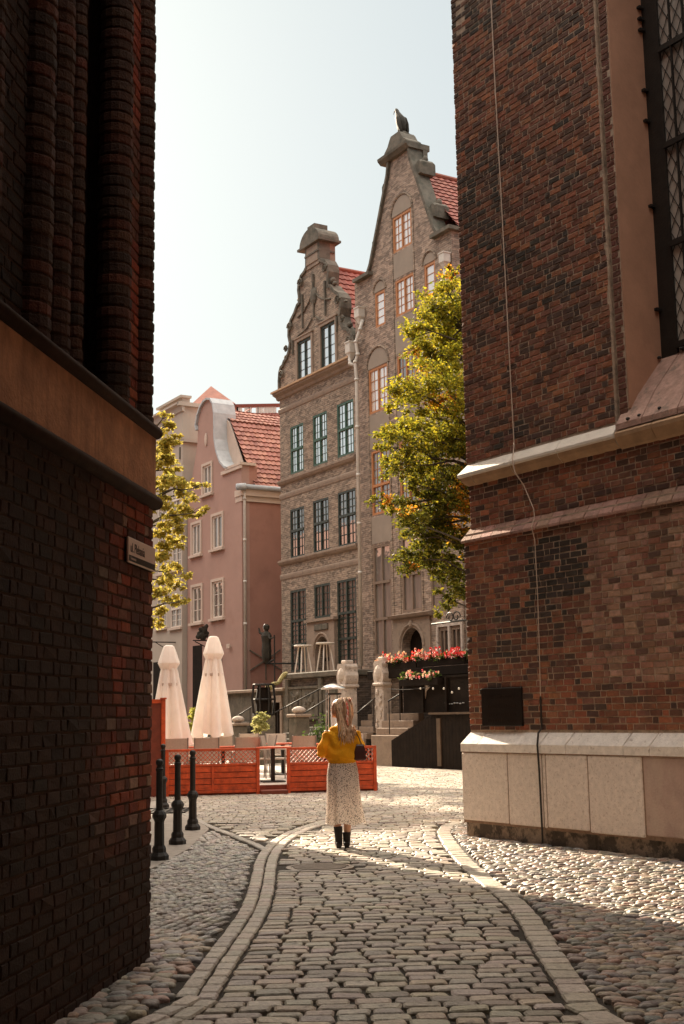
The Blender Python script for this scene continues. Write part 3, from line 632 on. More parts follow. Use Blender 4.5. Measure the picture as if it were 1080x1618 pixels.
# ================================================================ street houses (frame: x up the street, y out over the street)
SI = STREET.inverted()
def SP(px, py, o):                       # read a point off the vertical plane that stands o metres out from the facade line
    d = ray(px, py); o0 = STREET @ Vector((0, o, 0)); n = STREET.to_3x3() @ Vector((0, 1, 0))
    t = (o0-Vector((0,0,CZ))).dot(n)/d.dot(n); p = SI @ (Vector((0,0,CZ))+d*t); return (p.x, p.z)
def arch(s0, s1, zs, n=10, pointed=0):
    r = (s1-s0)/2; c = (s0+s1)/2
    return [(c+r*math.cos(PI*i/n), zs+r*(1+pointed)*math.sin(PI*i/n)) for i in range(n+1)]
def rect(s0, s1, z0, z1): return [(s0,z0),(s1,z0),(s1,z1),(s0,z1)]
def win(root, s0, s1, z0, z1, o, fm, gm, cols=2, rows=3, tr=(), fw=.07, y=-.08, lead=.014, mull=1, sill=None, name='window'):
    w = MB(); a, b = y, y+.07
    w.box(s0, s0+fw, a, b, z0, z1); w.box(s1-fw, s1, a, b, z0, z1); w.box(s0+fw, s1-fw, a, b, z1-fw, z1); w.box(s0+fw, s1-fw, a, b, z0, z0+fw)
    zb = [z0+fw]+[z0+(z1-z0)*t for t in tr]+[z1-fw]
    for k in range(1, mull+1): x = s0+(s1-s0)*k/(mull+1); w.box(x-.032, x+.032, a+.004, b+.012, z0+fw, z1-fw)
    for t in tr: z = z0+(z1-z0)*t; w.box(s0+fw, s1-fw, a+.008, b+.022, z-.05, z+.05)
    for i in range(len(zb)-1):
        for k in range(1, rows): z = zb[i]+(zb[i+1]-zb[i])*k/rows; w.box(s0+fw, s1-fw, a+.02, a+.04, z-lead/2, z+lead/2)
    for k in range(1, cols*(mull+1)):
        if k % cols == 0: continue
        x = s0+(s1-s0)*k/(cols*(mull+1)); w.box(x-lead/2, x+lead/2, a+.018, a+.038, z0+fw, z1-fw)
    w.v = [(p[0], p[1]+o, p[2]) for p in w.v]
    f = w.build(name, fm, root, fixn=False)
    g = MB(); g.box(s0+.02, s1-.02, o+y+.012, o+y+.018, z0+.02, z1-.02); g.build('pane', gm, f, fixn=False)
    if sill:
        g = MB(); g.box(s0-.1, s1+.1, o-.02, o+.12, z0-.12, z0-.003); g.build('sill', sill, f)
    return f
def band(mb, s0, s1, prof, m=0):         # moulding: prof = list of (y, z)
    mb.loft([[(s0,p[0],p[1]) for p in prof],[(s1,p[0],p[1]) for p in prof]], m)
def coping(mb, pts, o0, o1, th, m=0):
    for a, b in zip(pts, pts[1:]):
        d = Vector((b[0]-a[0], 0, b[1]-a[1])); 
        if d.length < .01: continue
        n = Vector((-d.z, 0, d.x)).normalized()*th/2; e = d.normalized()*.02
        A = Vector((a[0],0,a[1]))-e; B = Vector((b[0],0,b[1]))+e
        V = [A-n, B-n, B+n, A+n]; mb.add([(v.x,o0,v.z) for v in V]+[(v.x,o1,v.z) for v in V], [(0,1,2,3),(7,6,5,4),(0,4,5,1),(1,5,6,2),(2,6,7,3),(3,7,4,0)], m)
def tiles(mb, P, A, B, na, nb, cols, thick=.045, sub=4):    # P corner, A along the eave, B up the slope
    P, A, B = Vector(P), Vector(A), Vector(B); n = A.cross(B).normalized()
    if n.z < 0: n = -n
    for j in range(nb):
        base = len(mb.v)
        for e in (0, 1):
            for i in range(na*sub+1):
                u = i/(na*sub); ph = (i % sub)/sub; w_ = .5+.5*math.cos(2*PI*ph)
                mb.v.append(tuple(P+A*u+B*((j+(1.06 if e else 0))/nb)+n*(w_*thick*.8+(thick if e == 0 else 0)+(0 if e else .0))))
        W = na*sub+1
        for i in range(na*sub):
            if i % sub == 0: c = jit(rnd.choice(cols), .12)
            mb.f.append((base+i, base+i+1, base+W+i+1, base+W+i)); mb.m.append(0); mb.c.append(c)
        b2 = len(mb.v)                                           # front lip
        for i in range(na*sub+1): p = Vector(mb.v[base+i]); mb.v.append(tuple(p-n*thick*1.3))
        for i in range(na*sub): mb.f.append((base+i, b2+i, b2+i+1, base+i+1)); mb.m.append(0); mb.c.append(tuple(v*.55 for v in cols[0]))
RED = [(.31,.085,.06),(.27,.075,.052),(.34,.105,.07),(.24,.07,.05)]
SALMON = [(.37,.165,.12),(.33,.14,.105),(.40,.19,.14),(.29,.12,.09)]
# ---------------------------------------------------------------- narrow brick house with green windows
G = thing('gabled_house', 'brown brick town house with dark green windows, scrolled gable and arched cap', 'house', STREET, (10.2, 0, 0))
LP = [(13.36,15.5),(13.36,16.2),(13.3,16.55),(13.18,16.75),(13.0,16.8),(12.88,16.95),(12.62,17.05),(12.42,17.3),(12.3,17.65),(12.42,18.0),(12.4,18.4),(12.2,18.65),(11.9,18.85),(11.62,19.15),(11.42,19.2),
      (11.44,19.55),(11.5,19.8),(11.44,20.1),(11.25,20.35),(10.95,20.45),(10.76,20.6),(10.72,21.45)]
RPf = [(20.4-p[0], p[1]) for p in reversed(LP)]
out = [(7.0,0),(13.4,0),(13.4,15.5)]+LP+RPf+[(7.0,15.5)]
wins = [(9.31,10.48),(11.30,12.46),(7.2,8.49)]
H3 = [(11.3,12.46,11.82,13.9),(9.3,10.48,11.82,13.98),(7.2,8.49,11.82,14.02)]
H2 = [(11.31,12.55,8.2,10.3),(9.27,10.56,8.2,10.37),(7.16,8.54,8.2,10.4)]
H1 = [(11.26,12.62,3.4,6.83),(9.26,10.56,5.5,6.87),(7.25,8.72,3.4,6.87)]
HG = [(10.47,11.69,15.72,17.5),(8.47,9.66,15.72,17.62)]
door = [(9.15,3.0)]+[(p[0], p[1]) for p in arch(9.15,10.32,4.1,10,.0)]+[(10.32,3.0)]
holes = [rect(*h) for h in H3+H2+H1+HG]
holes.append(list(reversed([(9.15,3.05),(10.32,3.05)]+arch(9.15,10.32,4.0,10,.25))))
mb = MB(); mb.pane(out, -.4, 0, 0, None, holes)
mb.box(7.02, 13.38, -10, -.4, 0, 15.4)
mb.build('wall', MT['gbrick'], G)
mb = MB()
band(mb, 6.98, 13.5, [(0,15.28),(.1,15.32),(.14,15.42),(.3,15.5),(.32,15.62),(0,15.66)]); mb.build('cornice', MT['mstone'], G)
mb = MB(); mb.box(6.98,13.55,.26,.38,15.58,15.66); mb.build('gutter', MT['ledge_under'], G)
for z, t in ((14.82,.06),(11.62,.16),(11.0,.05),(8.12,.16),(7.5,.05)):
    mb = MB(); band(mb, 7.0, 13.44, [(0,z-.16),(t*.6,z-.12),(t,z-.02),(t,z+.05),(0,z+.1)]); mb.build('string_course', MT['mstone'], G)
mb = MB(); coping(mb, LP, -.45, .08, .13); coping(mb, RPf, -.45, .08, .13)
for sgn in (1, -1):
    f = lambda s: s if sgn > 0 else 20.4-s
    mb.ball((f(12.88), -.1, 17.15), .13); mb.ball((f(11.62), -.1, 19.42), .13); mb.ball((f(11.75), -.1, 19.25), .1); mb.lathe([(.1,18.2),(.05,18.3)], f(12.6), -.1, 8)
    for s_, z_, r_ in ((13.05,16.4,.2),(12.25,18.35,.22),(11.25,20.05,.22),(12.6,17.45,.16)):
        pts = [(f(s_)+sgn*r_*(1-i/16)*math.cos(i*.8), .1, z_+r_*(1-i/16)*math.sin(i*.8)) for i in range(14)]; mb.tube(pts, .04, 6)
    mb.tube([(f(11.17),.05,18.0),(f(11.17),.05,19.5)], [.035,.06], 6); mb.tube([(f(12.08),.05,17.05),(f(12.08),.05,17.7)], [.03,.055], 6)
    mb.tube([(f(10.3),.04,19.35),(f(10.6),.04,19.0),(f(11.0),.04,18.75),(f(11.6),.04,18.6)], .035, 6)
    mb.tube([(f(10.35),.04,18.2),(f(10.8),.04,17.9),(f(11.7),.04,17.75)], .03, 6)
mb.tube([(10.2,.05,18.2),(10.2,.05,20.1)], [.035,.07], 6); mb.ball((10.2,.02,19.15), .26, .12, .4)
mb.build('gable_coping', MT['dstone'], G, smooth=False)
mb = MB(); mb.box(9.66,10.8,-.75,.05,20.45,21.45); mb.box(9.72,10.68,.05,.09,20.62,20.98); mb.box(9.72,10.68,.05,.09,21.08,21.36); mb.build('gable_pier', MT['mstone'], G)
mb = MB(); mb.pane([(9.45,21.45),(11.2,21.45)]+[(10.32+.84*math.cos(PI*i/12), 21.5+.66*math.sin(PI*i/12)) for i in range(13)], -.85, .16)
mb.box(9.4,11.26,-.9,.22,21.40,21.5); mb.box(10.02,10.62,-.6,.05,22.12,22.34); mb.box(9.6,10.8,-.7,.12,20.98,21.06)
mb.build('gable_cap', MT['dstone'], G)
mb = MB()
tiles(mb, (6.95,-.42,15.55), (0,-9.2,0), (3.25,0,4.95), 32, 18, RED); tiles(mb, (13.45,-9.6,15.55), (0,9.2,0), (-3.25,0,4.95), 32, 18, RED)
mb.tube([(10.2,-.4,20.56),(10.2,-9.6,20.56)], .1, 8, 0, (.3,.09,.055))
mb.build('roof', MT['tile'], G, fixn=False)
for h in H3: win(G, *h, 0, MT['greenp'], MT['glass_sky'], 2, 3, (.5,), .085, sill=None)
for h in H2: win(G, *h, 0, MT['darkgreen'], MT['glass_dark'], 2, 3, (.55,), .08, lead=.035)
for i, h in enumerate(H1): win(G, *h, 0, MT['darkgreen'], MT['glass_dark'], 2, (5 if i != 1 else 4), ((.33,.62) if i != 1 else ()), .09, lead=.035)
for h in HG:
    win(G, *h, 0, MT['darkgreen'], MT['glass_sky'], 1, 4, (), .1)
mb = MB()
for a, b, c, d in HG: mb.box(a-.14, a, 0, .06, c, d+.14); mb.box(b, b+.14, 0, .06, c, d+.14); mb.box(a, b, 0, .06, d, d+.14); mb.box(a-.2,b+.2,.0,.1,d+.14,d+.2)
mb.build('window_surround', MT['mstone'], G)
# portal
mb = MB(); mb.pane([(8.75,3.0),(10.95,3.0),(10.95,5.35),(8.75,5.35)], 0, .14, 0, None, [list(reversed([(9.15,3.05),(10.32,3.05)]+arch(9.15,10.32,4.0,10,.25)))])
mb.box(8.65,11.05,0,.24,5.35,5.46); mb.tube([(p[0],.15,p[1]) for p in arch(9.05,10.42,4.0,12,.25)], .05, 6); mb.build('portal', MT['mstone'], G)
mb = MB(); mb.cbox(9.2,10.3,.14,.2,4.98,5.22,.03); mb.build('portal_tablet', MT['dstone'], G)
mb = MB(); mb.box(9.17,10.3,-.34,-.28,3.0,4.95); dr = mb.build('door', MT['darkwood'], G)
mb = MB(); mb.box(9.72,9.75,-.28,-.25,3.0,4.7)
for a in (9.25,9.8):
    for z in (3.2,3.9): mb.box(a,a+.42,-.28,-.255,z,z+.55)
mb.build('door_panel', MT['midwood'], dr)
# ---------------------------------------------------------------- taller house with orange windows
H = thing('gabled_house', 'tall grey-brown brick town house with steep gable and orange framed windows behind the tree', 'house', STREET, (3.45, 0, 0))
LH = [(6.6,18.66),(5.85,18.74),(5.62,19.05),(5.36,19.65),(5.15,20.14),(4.95,20.6),(4.72,21.15),(4.5,21.65),(4.25,22.25),(4.15,22.75)]
RH = [(6.9-p[0], p[1]) for p in reversed(LH)]
out = [(.3,0),(6.93,0),(6.93,18.66)]+LH+RH+[(.3,18.66)]
WH = [(2.8,4.07,18.98,20.4),(4.73,5.44,16.4,17.8),(2.74,3.99,16.42,17.85),(1.36,2.05,16.4,17.85),(4.66,6.02,13.08,14.85),(2.77,4.0,13.12,14.9),(1.0,2.2,13.1,14.85),
      (4.64,5.96,9.1,11.6),(2.76,4.0,9.1,11.6),(1.0,2.2,9.1,11.6),(4.76,5.98,3.75,7.92),(2.74,4.02,5.25,7.98),(1.0,2.2,5.25,7.98),(.45,1.05,3.4,4.5),(1.2,1.75,3.4,4.5)]
hd = list(reversed([(2.75,3.0),(4.05,3.0)]+arch(2.75,4.05,4.0,10)))
mb = MB(); mb.pane(out, -.4, 0, 0, None, [rect(*h) for h in WH]+[hd]); mb.box(.32, 6.9, -10, -.4, 0, 18.5)
mb.build('wall', MT['hbrick'], H)
mb = MB()
for (a, b, c, d) in ((4.6,6.08,11.68,13.0),(2.7,4.06,11.68,13.02),(4.6,6.08,8.0,9.02),(2.7,4.06,8.06,9.02),(2.7,4.06,14.98,16.34),(2.7,4.06,17.93,18.9),(.95,2.25,11.68,13.0),(.95,2.25,14.98,15.6)):
    mb = MB(); mb.box(a, b, 0, .012, c, d); mb.build('plaster_panel', MT['hplaster'], H)
for (a, b, z) in ((2.76,4.1,20.42),(4.7,5.47,17.82),(1.33,2.08,17.87),(4.62,6.06,14.87)):
    mb = MB(); mb.pane(arch(a, b, z, 12), 0, .013); mb.build('arch_panel', MT['hplaster'], H)
mb = MB()
for (a, b, z, p) in ((2.7,4.16,20.42,0),(4.64,5.53,17.82,0),(1.27,2.14,17.87,0),(4.56,6.12,14.87,0)):
    mb.tube([(x,.02,zz) for x, zz in arch(a, b, z, 14)], .045, 5)
for x0, z0, z1 in ((4.6,3.3,14.9),(6.06,3.3,14.9),(2.68,5.2,20.4),(4.12,5.2,20.4)): mb.box(x0-.03, x0+.03, 0, .03, z0, z1)
mb.build('arch_moulding', MT['gbrick'], H)
for side in (0, 1):
    f = (lambda q: 6.9-q) if side else (lambda q: q)
    mb = MB(); coping(mb, [(f(q[0]), q[1]) for q in LH], -.5, .12, .12)
    a, b = sorted((f(5.55), f(6.75))); mb.box(a, b, -.5, .22, 18.62, 18.76)
    for s_, z_ in ((5.42,19.8),(4.62,21.8)):
        s_ = f(s_); mb.loft([[(s_+sx*.2*k, y, z_+sz*.3*k) for sx, sz in ((-1,-1),(1,-1),(1,.6),(.4,1),(-.4,1),(-1,.6))] for y, k in ((-.7,.8),(-.62,1),(-.1,1),(-.02,.85))]); mb.ball((s_,-.35,z_+.36),.12,.12,.16)
    mb.build('gable_coping', MT['dstone'], H)
mb = MB(); band(mb, 2.6, 4.6, [(-.8,22.72),(.15,22.72),(.28,22.85),(.3,22.95),(-.8,22.95)])
mb.pane([(2.8,22.95),(4.45,22.95),(4.38,23.15),(4.15,23.32),(4.0,23.55),(3.9,23.66),(3.34,23.66),(3.24,23.55),(3.1,23.32),(2.88,23.15)], -.6, .1)
mb.box(2.6,4.3,-.7,-.5,21.9,22.75); mb.build('gable_cap', MT['dstone'], H)
mb = MB(); tiles(mb, (.25,-.45,18.6), (0,-9.2,0), (3.2,0,3.6), 32, 15, RED); tiles(mb, (6.65,-9.6,18.6), (0,9.2,0), (-3.2,0,3.6), 32, 15, RED)
mb.tube([(3.45,-.4,22.28),(3.45,-9.6,22.28)], .1, 8, 0, (.3,.09,.055)); mb.build('roof', MT['tile'], H, fixn=False)
for i, h in enumerate(WH[:10]):
    small = h[1]-h[0] < .9
    win(H, *h, 0, MT['orangew'], MT['glass_cream'] if i < 5 else MT['glass_mid'], 1 if small else 2, 4, ((.45,) if i in (7,8,9) else ()), .09, mull=(1 if not small else 0), lead=.016)
for i, h in enumerate(WH[10:]):
    win(H, *h, 0, MT['dullw'], MT['glass_mid'] if i < 3 else MT['glass_dark'], 1, (1 if i else 1), ((.33,.66) if i == 0 else (.5,) if i < 3 else ()), .08, mull=1, lead=.02)
for a, b, c, d in WH[:10]:
    pass
mb = MB(); mb.pane([(2.25,3.0),(4.62,3.0),(4.62,5.0),(2.25,5.0)], 0, .06, 0, None, [hd]); band(mb, 2.1, 4.7, [(0,5.0),(.2,5.04),(.26,5.14),(0,5.2)])
mb.tube([(x,.06,z) for x, z in arch(2.62,4.18,4.0,12)], .06, 6); mb.ball((3.4,.08,4.78), .12, .08, .16); mb.build('portal', MT['mstone'], H)
mb = MB(); mb.box(2.77,4.03,-.36,-.3,3.0,4.64); mb.build('door', MT['darkwood'], H)
mb = MB(); mb.box(.35,1.85,.0,.05,4.56,4.78); mb.box(.33,.43,.0,.07,3.3,4.56); mb.box(1.07,1.17,.0,.07,3.3,4.56); mb.box(1.77,1.87,.0,.07,3.3,4.56); mb.build('window_surround', MT['palestone'], H)
# eagle on the gable
E0 = (3.45, -.25, 23.62)
E0 = (3.62, -.25, 23.62); eg = thing('eagle_statue', 'dark eagle figure perched on top of the steep gable', 'statue', STREET, E0)
mb = MB()
sp = [(0,0,0,.16,.14),(0,0,.2,.2,.17),(.03,0,.42,.235,.19),(.1,0,.66,.22,.18),(.19,0,.86,.13,.12),(.27,0,1.0,.085,.085),(.33,0,1.11,.085,.08),(.36,0,1.19,.045,.05)]
mb.loft([[(E0[0]+x+a*math.cos(2*PI*k/14), E0[1]+y+b*math.sin(2*PI*k/14), E0[2]+.12+z) for k in range(14)] for x, y, z, a, b in sp])
mb.build('body', MT['bronze'], eg, smooth=True)
mb = MB(); mb.loft([[(E0[0]+x+r_*.9*math.cos(2*PI*k/8), E0[1]+r_*.7*math.sin(2*PI*k/8), E0[2]+z+r_*.6*math.sin(2*PI*k/8)*0) for k in range(8)] for x, z, r_ in ((.38,1.25,.05),(.47,1.26,.04),(.54,1.22,.022),(.56,1.15,.006))]); mb.build('beak', MT['bronze'], eg, smooth=True)
for sgn in (1, -1):
    mb = MB(); mb.loft([[(E0[0]+x+a*math.cos(2*PI*k/10), E0[1]+sgn*(y+.04*math.sin(2*PI*k/10)), E0[2]+z) for k in range(10)] for x, y, z, a in ((.16,.13,.95,.05),(.06,.17,.78,.15),(-.04,.18,.5,.16),(-.14,.16,.2,.1),(-.2,.12,.02,.03))]); mb.build('wing', MT['bronze'], eg, smooth=True)
mb = MB(); mb.lathe([(.32,0),(.32,.06),(.22,.12),(.2,.16)], E0[0], E0[1], 12); mb.v = [(x,y,z+E0[2]) for x,y,z in mb.v]; mb.build('perch', MT['dstone'], eg)
# downpipe between the two houses
def pipe(label, pts, r=.065, hop=()):
    t = thing('drainpipe', label, 'drainpipe', STREET, pts[-1]); mb = MB(); mb.tube(pts, r, 8)
    for p in pts[1:-1:1]: mb.tube([(p[0],p[1],p[2]-.05),(p[0],p[1],p[2]+.05)], r*1.3, 8)
    for a, b in zip(pts, pts[1:]):
        L_ = a[2]-b[2]
        if L_ > 4:
            for k in range(1, int(L_/1.9)): z = a[2]-k*1.9; f = (a[2]-z)/L_; mb.tube([(a[0]+(b[0]-a[0])*f, a[1]+(b[1]-a[1])*f, z-.06),(a[0]+(b[0]-a[0])*f, a[1]+(b[1]-a[1])*f, z+.06)], r*1.25, 8)
    mb.build('pipe', MT['pipe'], t, smooth=True)
    for (x, y, z, w_, h_) in hop:
        mb = MB(); mb.loft([[(x+sx*w_*k, y+sy*w_*k, zz) for sx, sy in ((-1,-1),(1,-1),(1,1),(-1,1))] for k, zz in ((.3,z-h_),(.75,z-h_*.55),(1,z-h_*.4),(1,z+h_*.35),(1.15,z+h_*.4),(1.15,z+h_*.5))]); mb.build('rainwater_head', MT['pipe'], t)
    return t
q = [SP(569,505,.2), SP(567,520,.25), SP(562,540,.25), SP(565,560,.25), SP(561,572,.3), SP(563,600,.3), SP(571,1052,.3)]
pipe('long pale drainpipe with ornate head between the two brick houses', [(a, o, z) for (a, z), o in zip(q, (.1,.2,.25,.25,.3,.3,.3))], .07, [(SP(569,495,.1)[0], .12, SP(569,495,.1)[1], .17, .45)])
q = [SP(552,560,.25), SP(554,575,.25), SP(560,577,.3)]
pipe('short pale pipe stub with square head at the cornice end', [(a, .28, z) for a, z in q], .07, [(SP(553,550,.25)[0], .22, SP(553,550,.25)[1], .17, .5)])
q = [SP(702,425,.2), SP(704,700,.2)]
pipe('pale drainpipe at the far right edge behind the leafy tree', [(a, .2, z) for a, z in q], .06, [(SP(702,408,.2)[0], .2, SP(702,408,.2)[1], .15, .4)])
# ---------------------------------------------------------------- pink house
Pk = thing('pink_house', 'pink plastered house with curved zinc-capped gable and salmon tiled roof', 'house', STREET, (19.6, .3, 0))
outp = [(16.6,0),(22.62,0),(22.62,11.6),(22.3,12.3),(22.05,13.4),(21.75,14.1),(21.48,14.8),(21.4,15.6),(21.5,15.85),(21.3,16.3),(21.0,16.65),(20.6,16.85),(20.2,16.9),(19.8,16.8),(19.5,16.5),(19.35,16.0),(19.33,15.3),(19.3,14.7),(19.1,14.1),(18.7,13.5),(18.2,13.15),(17.85,13.05),(16.6,13.0)]
PW = [(19.79,20.75,12.2,13.62),(18.6,19.68,9.42,11.0),(21.05,22.02,9.4,10.92),(18.56,19.7,6.15,7.88),(20.92,22.0,6.1,7.84)]
mb = MB(); mb.pane(outp, -.1, .3, 0, None, [rect(*h) for h in PW]); mb.build('front_wall', MT['pink'], Pk)
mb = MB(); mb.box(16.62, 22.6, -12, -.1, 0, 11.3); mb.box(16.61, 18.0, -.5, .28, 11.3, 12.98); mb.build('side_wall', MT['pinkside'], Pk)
for i, h in enumerate(PW):
    f = win(Pk, *h, .3, MT['whitew'], MT['glass_mid'] if i < 3 else MT['glass_dark'], 1, (3 if i > 2 else 1), (), .09, mull=1, lead=.03)
    mb = MB(); a, b, c, d = h
    mb.box(a-.13,a,.3,.36,c,d+.13); mb.box(b,b+.13,.3,.36,c,d+.13); mb.box(a,b,.3,.36,d,d+.13); mb.box(a-.22,b+.22,.3,.45,c-.12,c); mb.build('surround', MT['pinktrim'], f)
mb = MB(); mb.pane([(16.7,11.9),(22.5,12.0),(20.4,16.4),(19.05,15.55)], -.34, -.26); mb.build('gable_back', MT['pinktrim'], Pk)
mb = MB(); coping(mb, outp[7:22], -.75, .42, .1); mb.build('gable_capping', MT['zinc'], Pk)
mb = MB(); mb.box(16.5,18.1,-.4,.42,12.98,13.1); mb.box(16.52,18.6,.3,.4,12.82,12.98)
mb.build('plaster_trim', MT['pinktrim'], Pk); mb = MB(); mb.ball((20.4,.33,14.9),.12,.06,.34); mb.build('plaster_boss', MT['pinktrim'], Pk)
mb = MB(); band(mb, 0, 1, [(0,0)]*3) if False else None
for z0, z1, p in ((11.3,11.55,.06),(11.55,11.85,.16)): mb.box(16.6-p, 17.2, -12, .3+p*.4, z0, z1)
mb.build('eaves_cornice', MT['pinktrim'], Pk)
mb = MB(); mb.tube([(16.38,-12,11.95),(16.38,.2,11.95)], .11, 10); mb.tube([(16.38,.2,11.95),(16.45,.62,11.9)], .16, 10); mb.build('gutter', MT['zinc'], Pk, smooth=True)
mb = MB(); tiles(mb, (16.42,-12,11.95), (0,11.7,0), (2.6,0,3.6), 46, 14, SALMON, .06); tiles(mb, (19.0,-12,15.6), (0,11.7,0), (1.4,0,.85), 46, 4, SALMON, .05)
tiles(mb, (22.6,-12,12.4), (0,11.7,0), (-2.2,0,4.1), 40, 12, SALMON); mb.build('roof', MT['tile'], Pk, fixn=False)
q0, q1 = SP(380,792,.1), SP(381,1086,.1)
pipe('pale drainpipe on the corner of the pink house', [(16.48,.22,11.8),(16.5,.2,11.4),(16.5,.2,2.2)], .065)
for q in ((20.9,21.9,.3,.34,.0,5.0),(18.7,19.4,.3,.34,.0,4.9)): mb = MB(); mb.box(*q); mb.build('doorway', MT['darkwood'], Pk)
sg = SP(358,1021,.5); mb = MB(); mb.cbox(sg[0]-.16, sg[0]+.16, .42, .46, sg[1]-.1, sg[1]+.1, .01); mb.box(sg[0]-.02,sg[0]+.02,.3,.42,sg[1]-.02,sg[1]+.02)
tag(mb.build('house_number_plate', MT['pinktrim'], None, STREET, (sg[0], .44, sg[1])), 'small pale plate on the pink house wall beside the right parasol top', 'plate')
# wrought figure sign
a = SP(317,1000,1.1); fs = thing('hanging_sign', 'black wrought iron figure sign hanging from the pink house', 'sign', STREET, (a[0], .3, a[1]))
mb = MB(); mb.tube([(a[0],.3,a[1]-.35),(a[0],1.5,a[1]-.35)], .03, 6); mb.tube([(a[0],.3,a[1]-.9),(a[0],1.4,a[1]-.4)], .025, 6); mb.build('bracket', MT['iron'], fs)
mb = MB()
for k in range(16):
    an = rnd.uniform(0, 2*PI); r_ = rnd.uniform(.1,.42); c0 = Vector((a[0]+rnd.uniform(-.05,.05), 1.0+r_*math.cos(an)*.7, a[1]+.05+r_*math.sin(an)*.75)); mb.ball(c0, .06, .16, .11, 8, rot=Matrix.Rotation(an, 3, 'X'))
mb.tube([(a[0],.95,a[1]-.35),(a[0],1.0,a[1]+.3)], .07, 6); mb.build('figure', MT['bronze'], fs)
# ---------------------------------------------------------------- beige house further up
Bh = thing('beige_house', 'beige plastered house with pale parapet half hidden by yellow leaves at left', 'house', STREET, (24.6, .55, 0))
BW = [(22.9,24.0,11.5,13.0),(22.82,23.95,8.88,10.9),(22.8,24.1,6.0,7.55),(24.65,25.8,8.88,10.9),(24.65,25.85,6.1,7.6),(24.7,25.8,11.5,13.0),(26.6,27.8,8.88,10.9),(26.6,27.8,6.1,7.6)]
mb = MB(); mb.pane([(22.7,0),(31,0),(31,15.6),(27.6,16.6),(25.6,17.5),(22.7,17.5)], .15, .55, 0, None, [rect(*h) for h in BW]); mb.box(22.7,31,-11,.15,0,15.4); mb.box(22.71,31,-.6,.14,15.4,17.1); mb.build('wall', MT['beige'], Bh)
mb = MB(); band(mb, 22.55, 31, [(.5,16.75),(.62,16.8),(.68,17.05),(.85,17.15),(.85,17.25),(.5,17.28)]); band(mb, 22.6, 31, [(.5,15.2),(.65,15.25),(.7,15.4),(.5,15.45)])
mb.box(22.5,22.7,-.6,.85,17.05,17.25); mb.box(22.55,22.7,-.6,.7,15.22,15.42); mb.box(22.6,25.8,.1,.7,17.5,17.62); mb.build('cornice', MT['beige'], Bh)
mb = MB(); tiles(mb, (31,-1,15.4), (-8.3,0,0), (0,-2.4,2.0), 30, 8, RED); mb.build('roof', MT['tile'], Bh, fixn=False)
mb = MB(); mb.box(22.92,23.02,.55,.6,14.4,15.0); mb.build('vent_slot', MT['dstone'], Bh)
for h in BW:
    f = win(Bh, *h, .55, MT['whitew'], MT['glass_mid'], 2, 3, (.6,), .07, mull=1, lead=.03); mb = MB(); mb.box(h[0]-.12,h[1]+.12,.55,.68,h[2]-.12,h[2]); mb.build('sill', MT['pinktrim'], f)
for q in ((23.3,24.4,.55,.6,0,4.4),(25.2,26.2,.55,.6,0,4.4)): mb = MB(); mb.box(*q); mb.build('doorway', MT['darkwood'], Bh)
a = SP(255,1015,1.2); fs = thing('hanging_sign', 'thin black iron sign arm on the beige house near the left parasol', 'sign', STREET, (a[0], .55, a[1]))
mb = MB(); mb.tube([(a[0]-.2,.55,a[1]),(a[0]-.2,2.2,a[1])], .03, 6); mb.tube([(a[0]-.2,.55,a[1]-.6),(a[0]-.2,1.6,a[1]-.02)], .02, 6); mb.build('bracket', MT['iron'], fs); mb = MB(); mb.ball((a[0]-.2,2.2,a[1]),.07); mb.build('finial', MT['iron'], fs)
# ---------------------------------------------------------------- distant roof behind
fh = thing('distant_house', 'distant house with red roof and row of pale ridge posts behind the pink gable', 'house', WORLD, (-9, 80, 0))
def A8(px, py, Y=80): return AY(px, py, Y)
x0, x1 = A8(243,640).x-6, A8(470,640).x; ze = A8(360,668).z; zr = A8(400,640).z
mb = MB(); mb.box(x0, x1, 80, 90, 0, ze); mb.build('wall', MT['pinkside'], fh)
mb = MB(); tiles(mb, (x0,79.8,ze), (x1-x0,0,0), (0,2.5,zr-ze), 70, 7, RED); 
ap = A8(333,610,83); bl, br = A8(303,634,81), A8(372,634,81)
for P_, Q_ in (((bl.x,80.6,bl.z-.3),(br.x,80.6,bl.z-.3)),((br.x,80.6,bl.z-.3),(br.x,86,bl.z-.3)),((bl.x,86,bl.z-.3),(bl.x,80.6,bl.z-.3))): mb.face([P_, Q_, tuple(ap)], 0, (.33,.13,.09))
mb.build('roof', MT['tile'], fh, fixn=False)
mb = MB()
for px in (359,361,374,376,380,388,392,395,406,409,413,418,422,426,430,434): p = A8(px, 645, 82.3); mb.box(p.x-.09, p.x+.09, 82.2, 82.4, zr-.25, zr+.42)
pp = A8(357, 645, 82.3); p2 = A8(440, 645, 82.3); mb.build('ridge_post', MT['whitew'], fh)
fh.children[-1]['kind'] = 'stuff'
mb = MB(); mb.box(pp.x-1, p2.x+.3, 82.15, 82.45, zr+.42, zr+.62); mb.build('ridge_beam', MT['redwood_d'], fh)
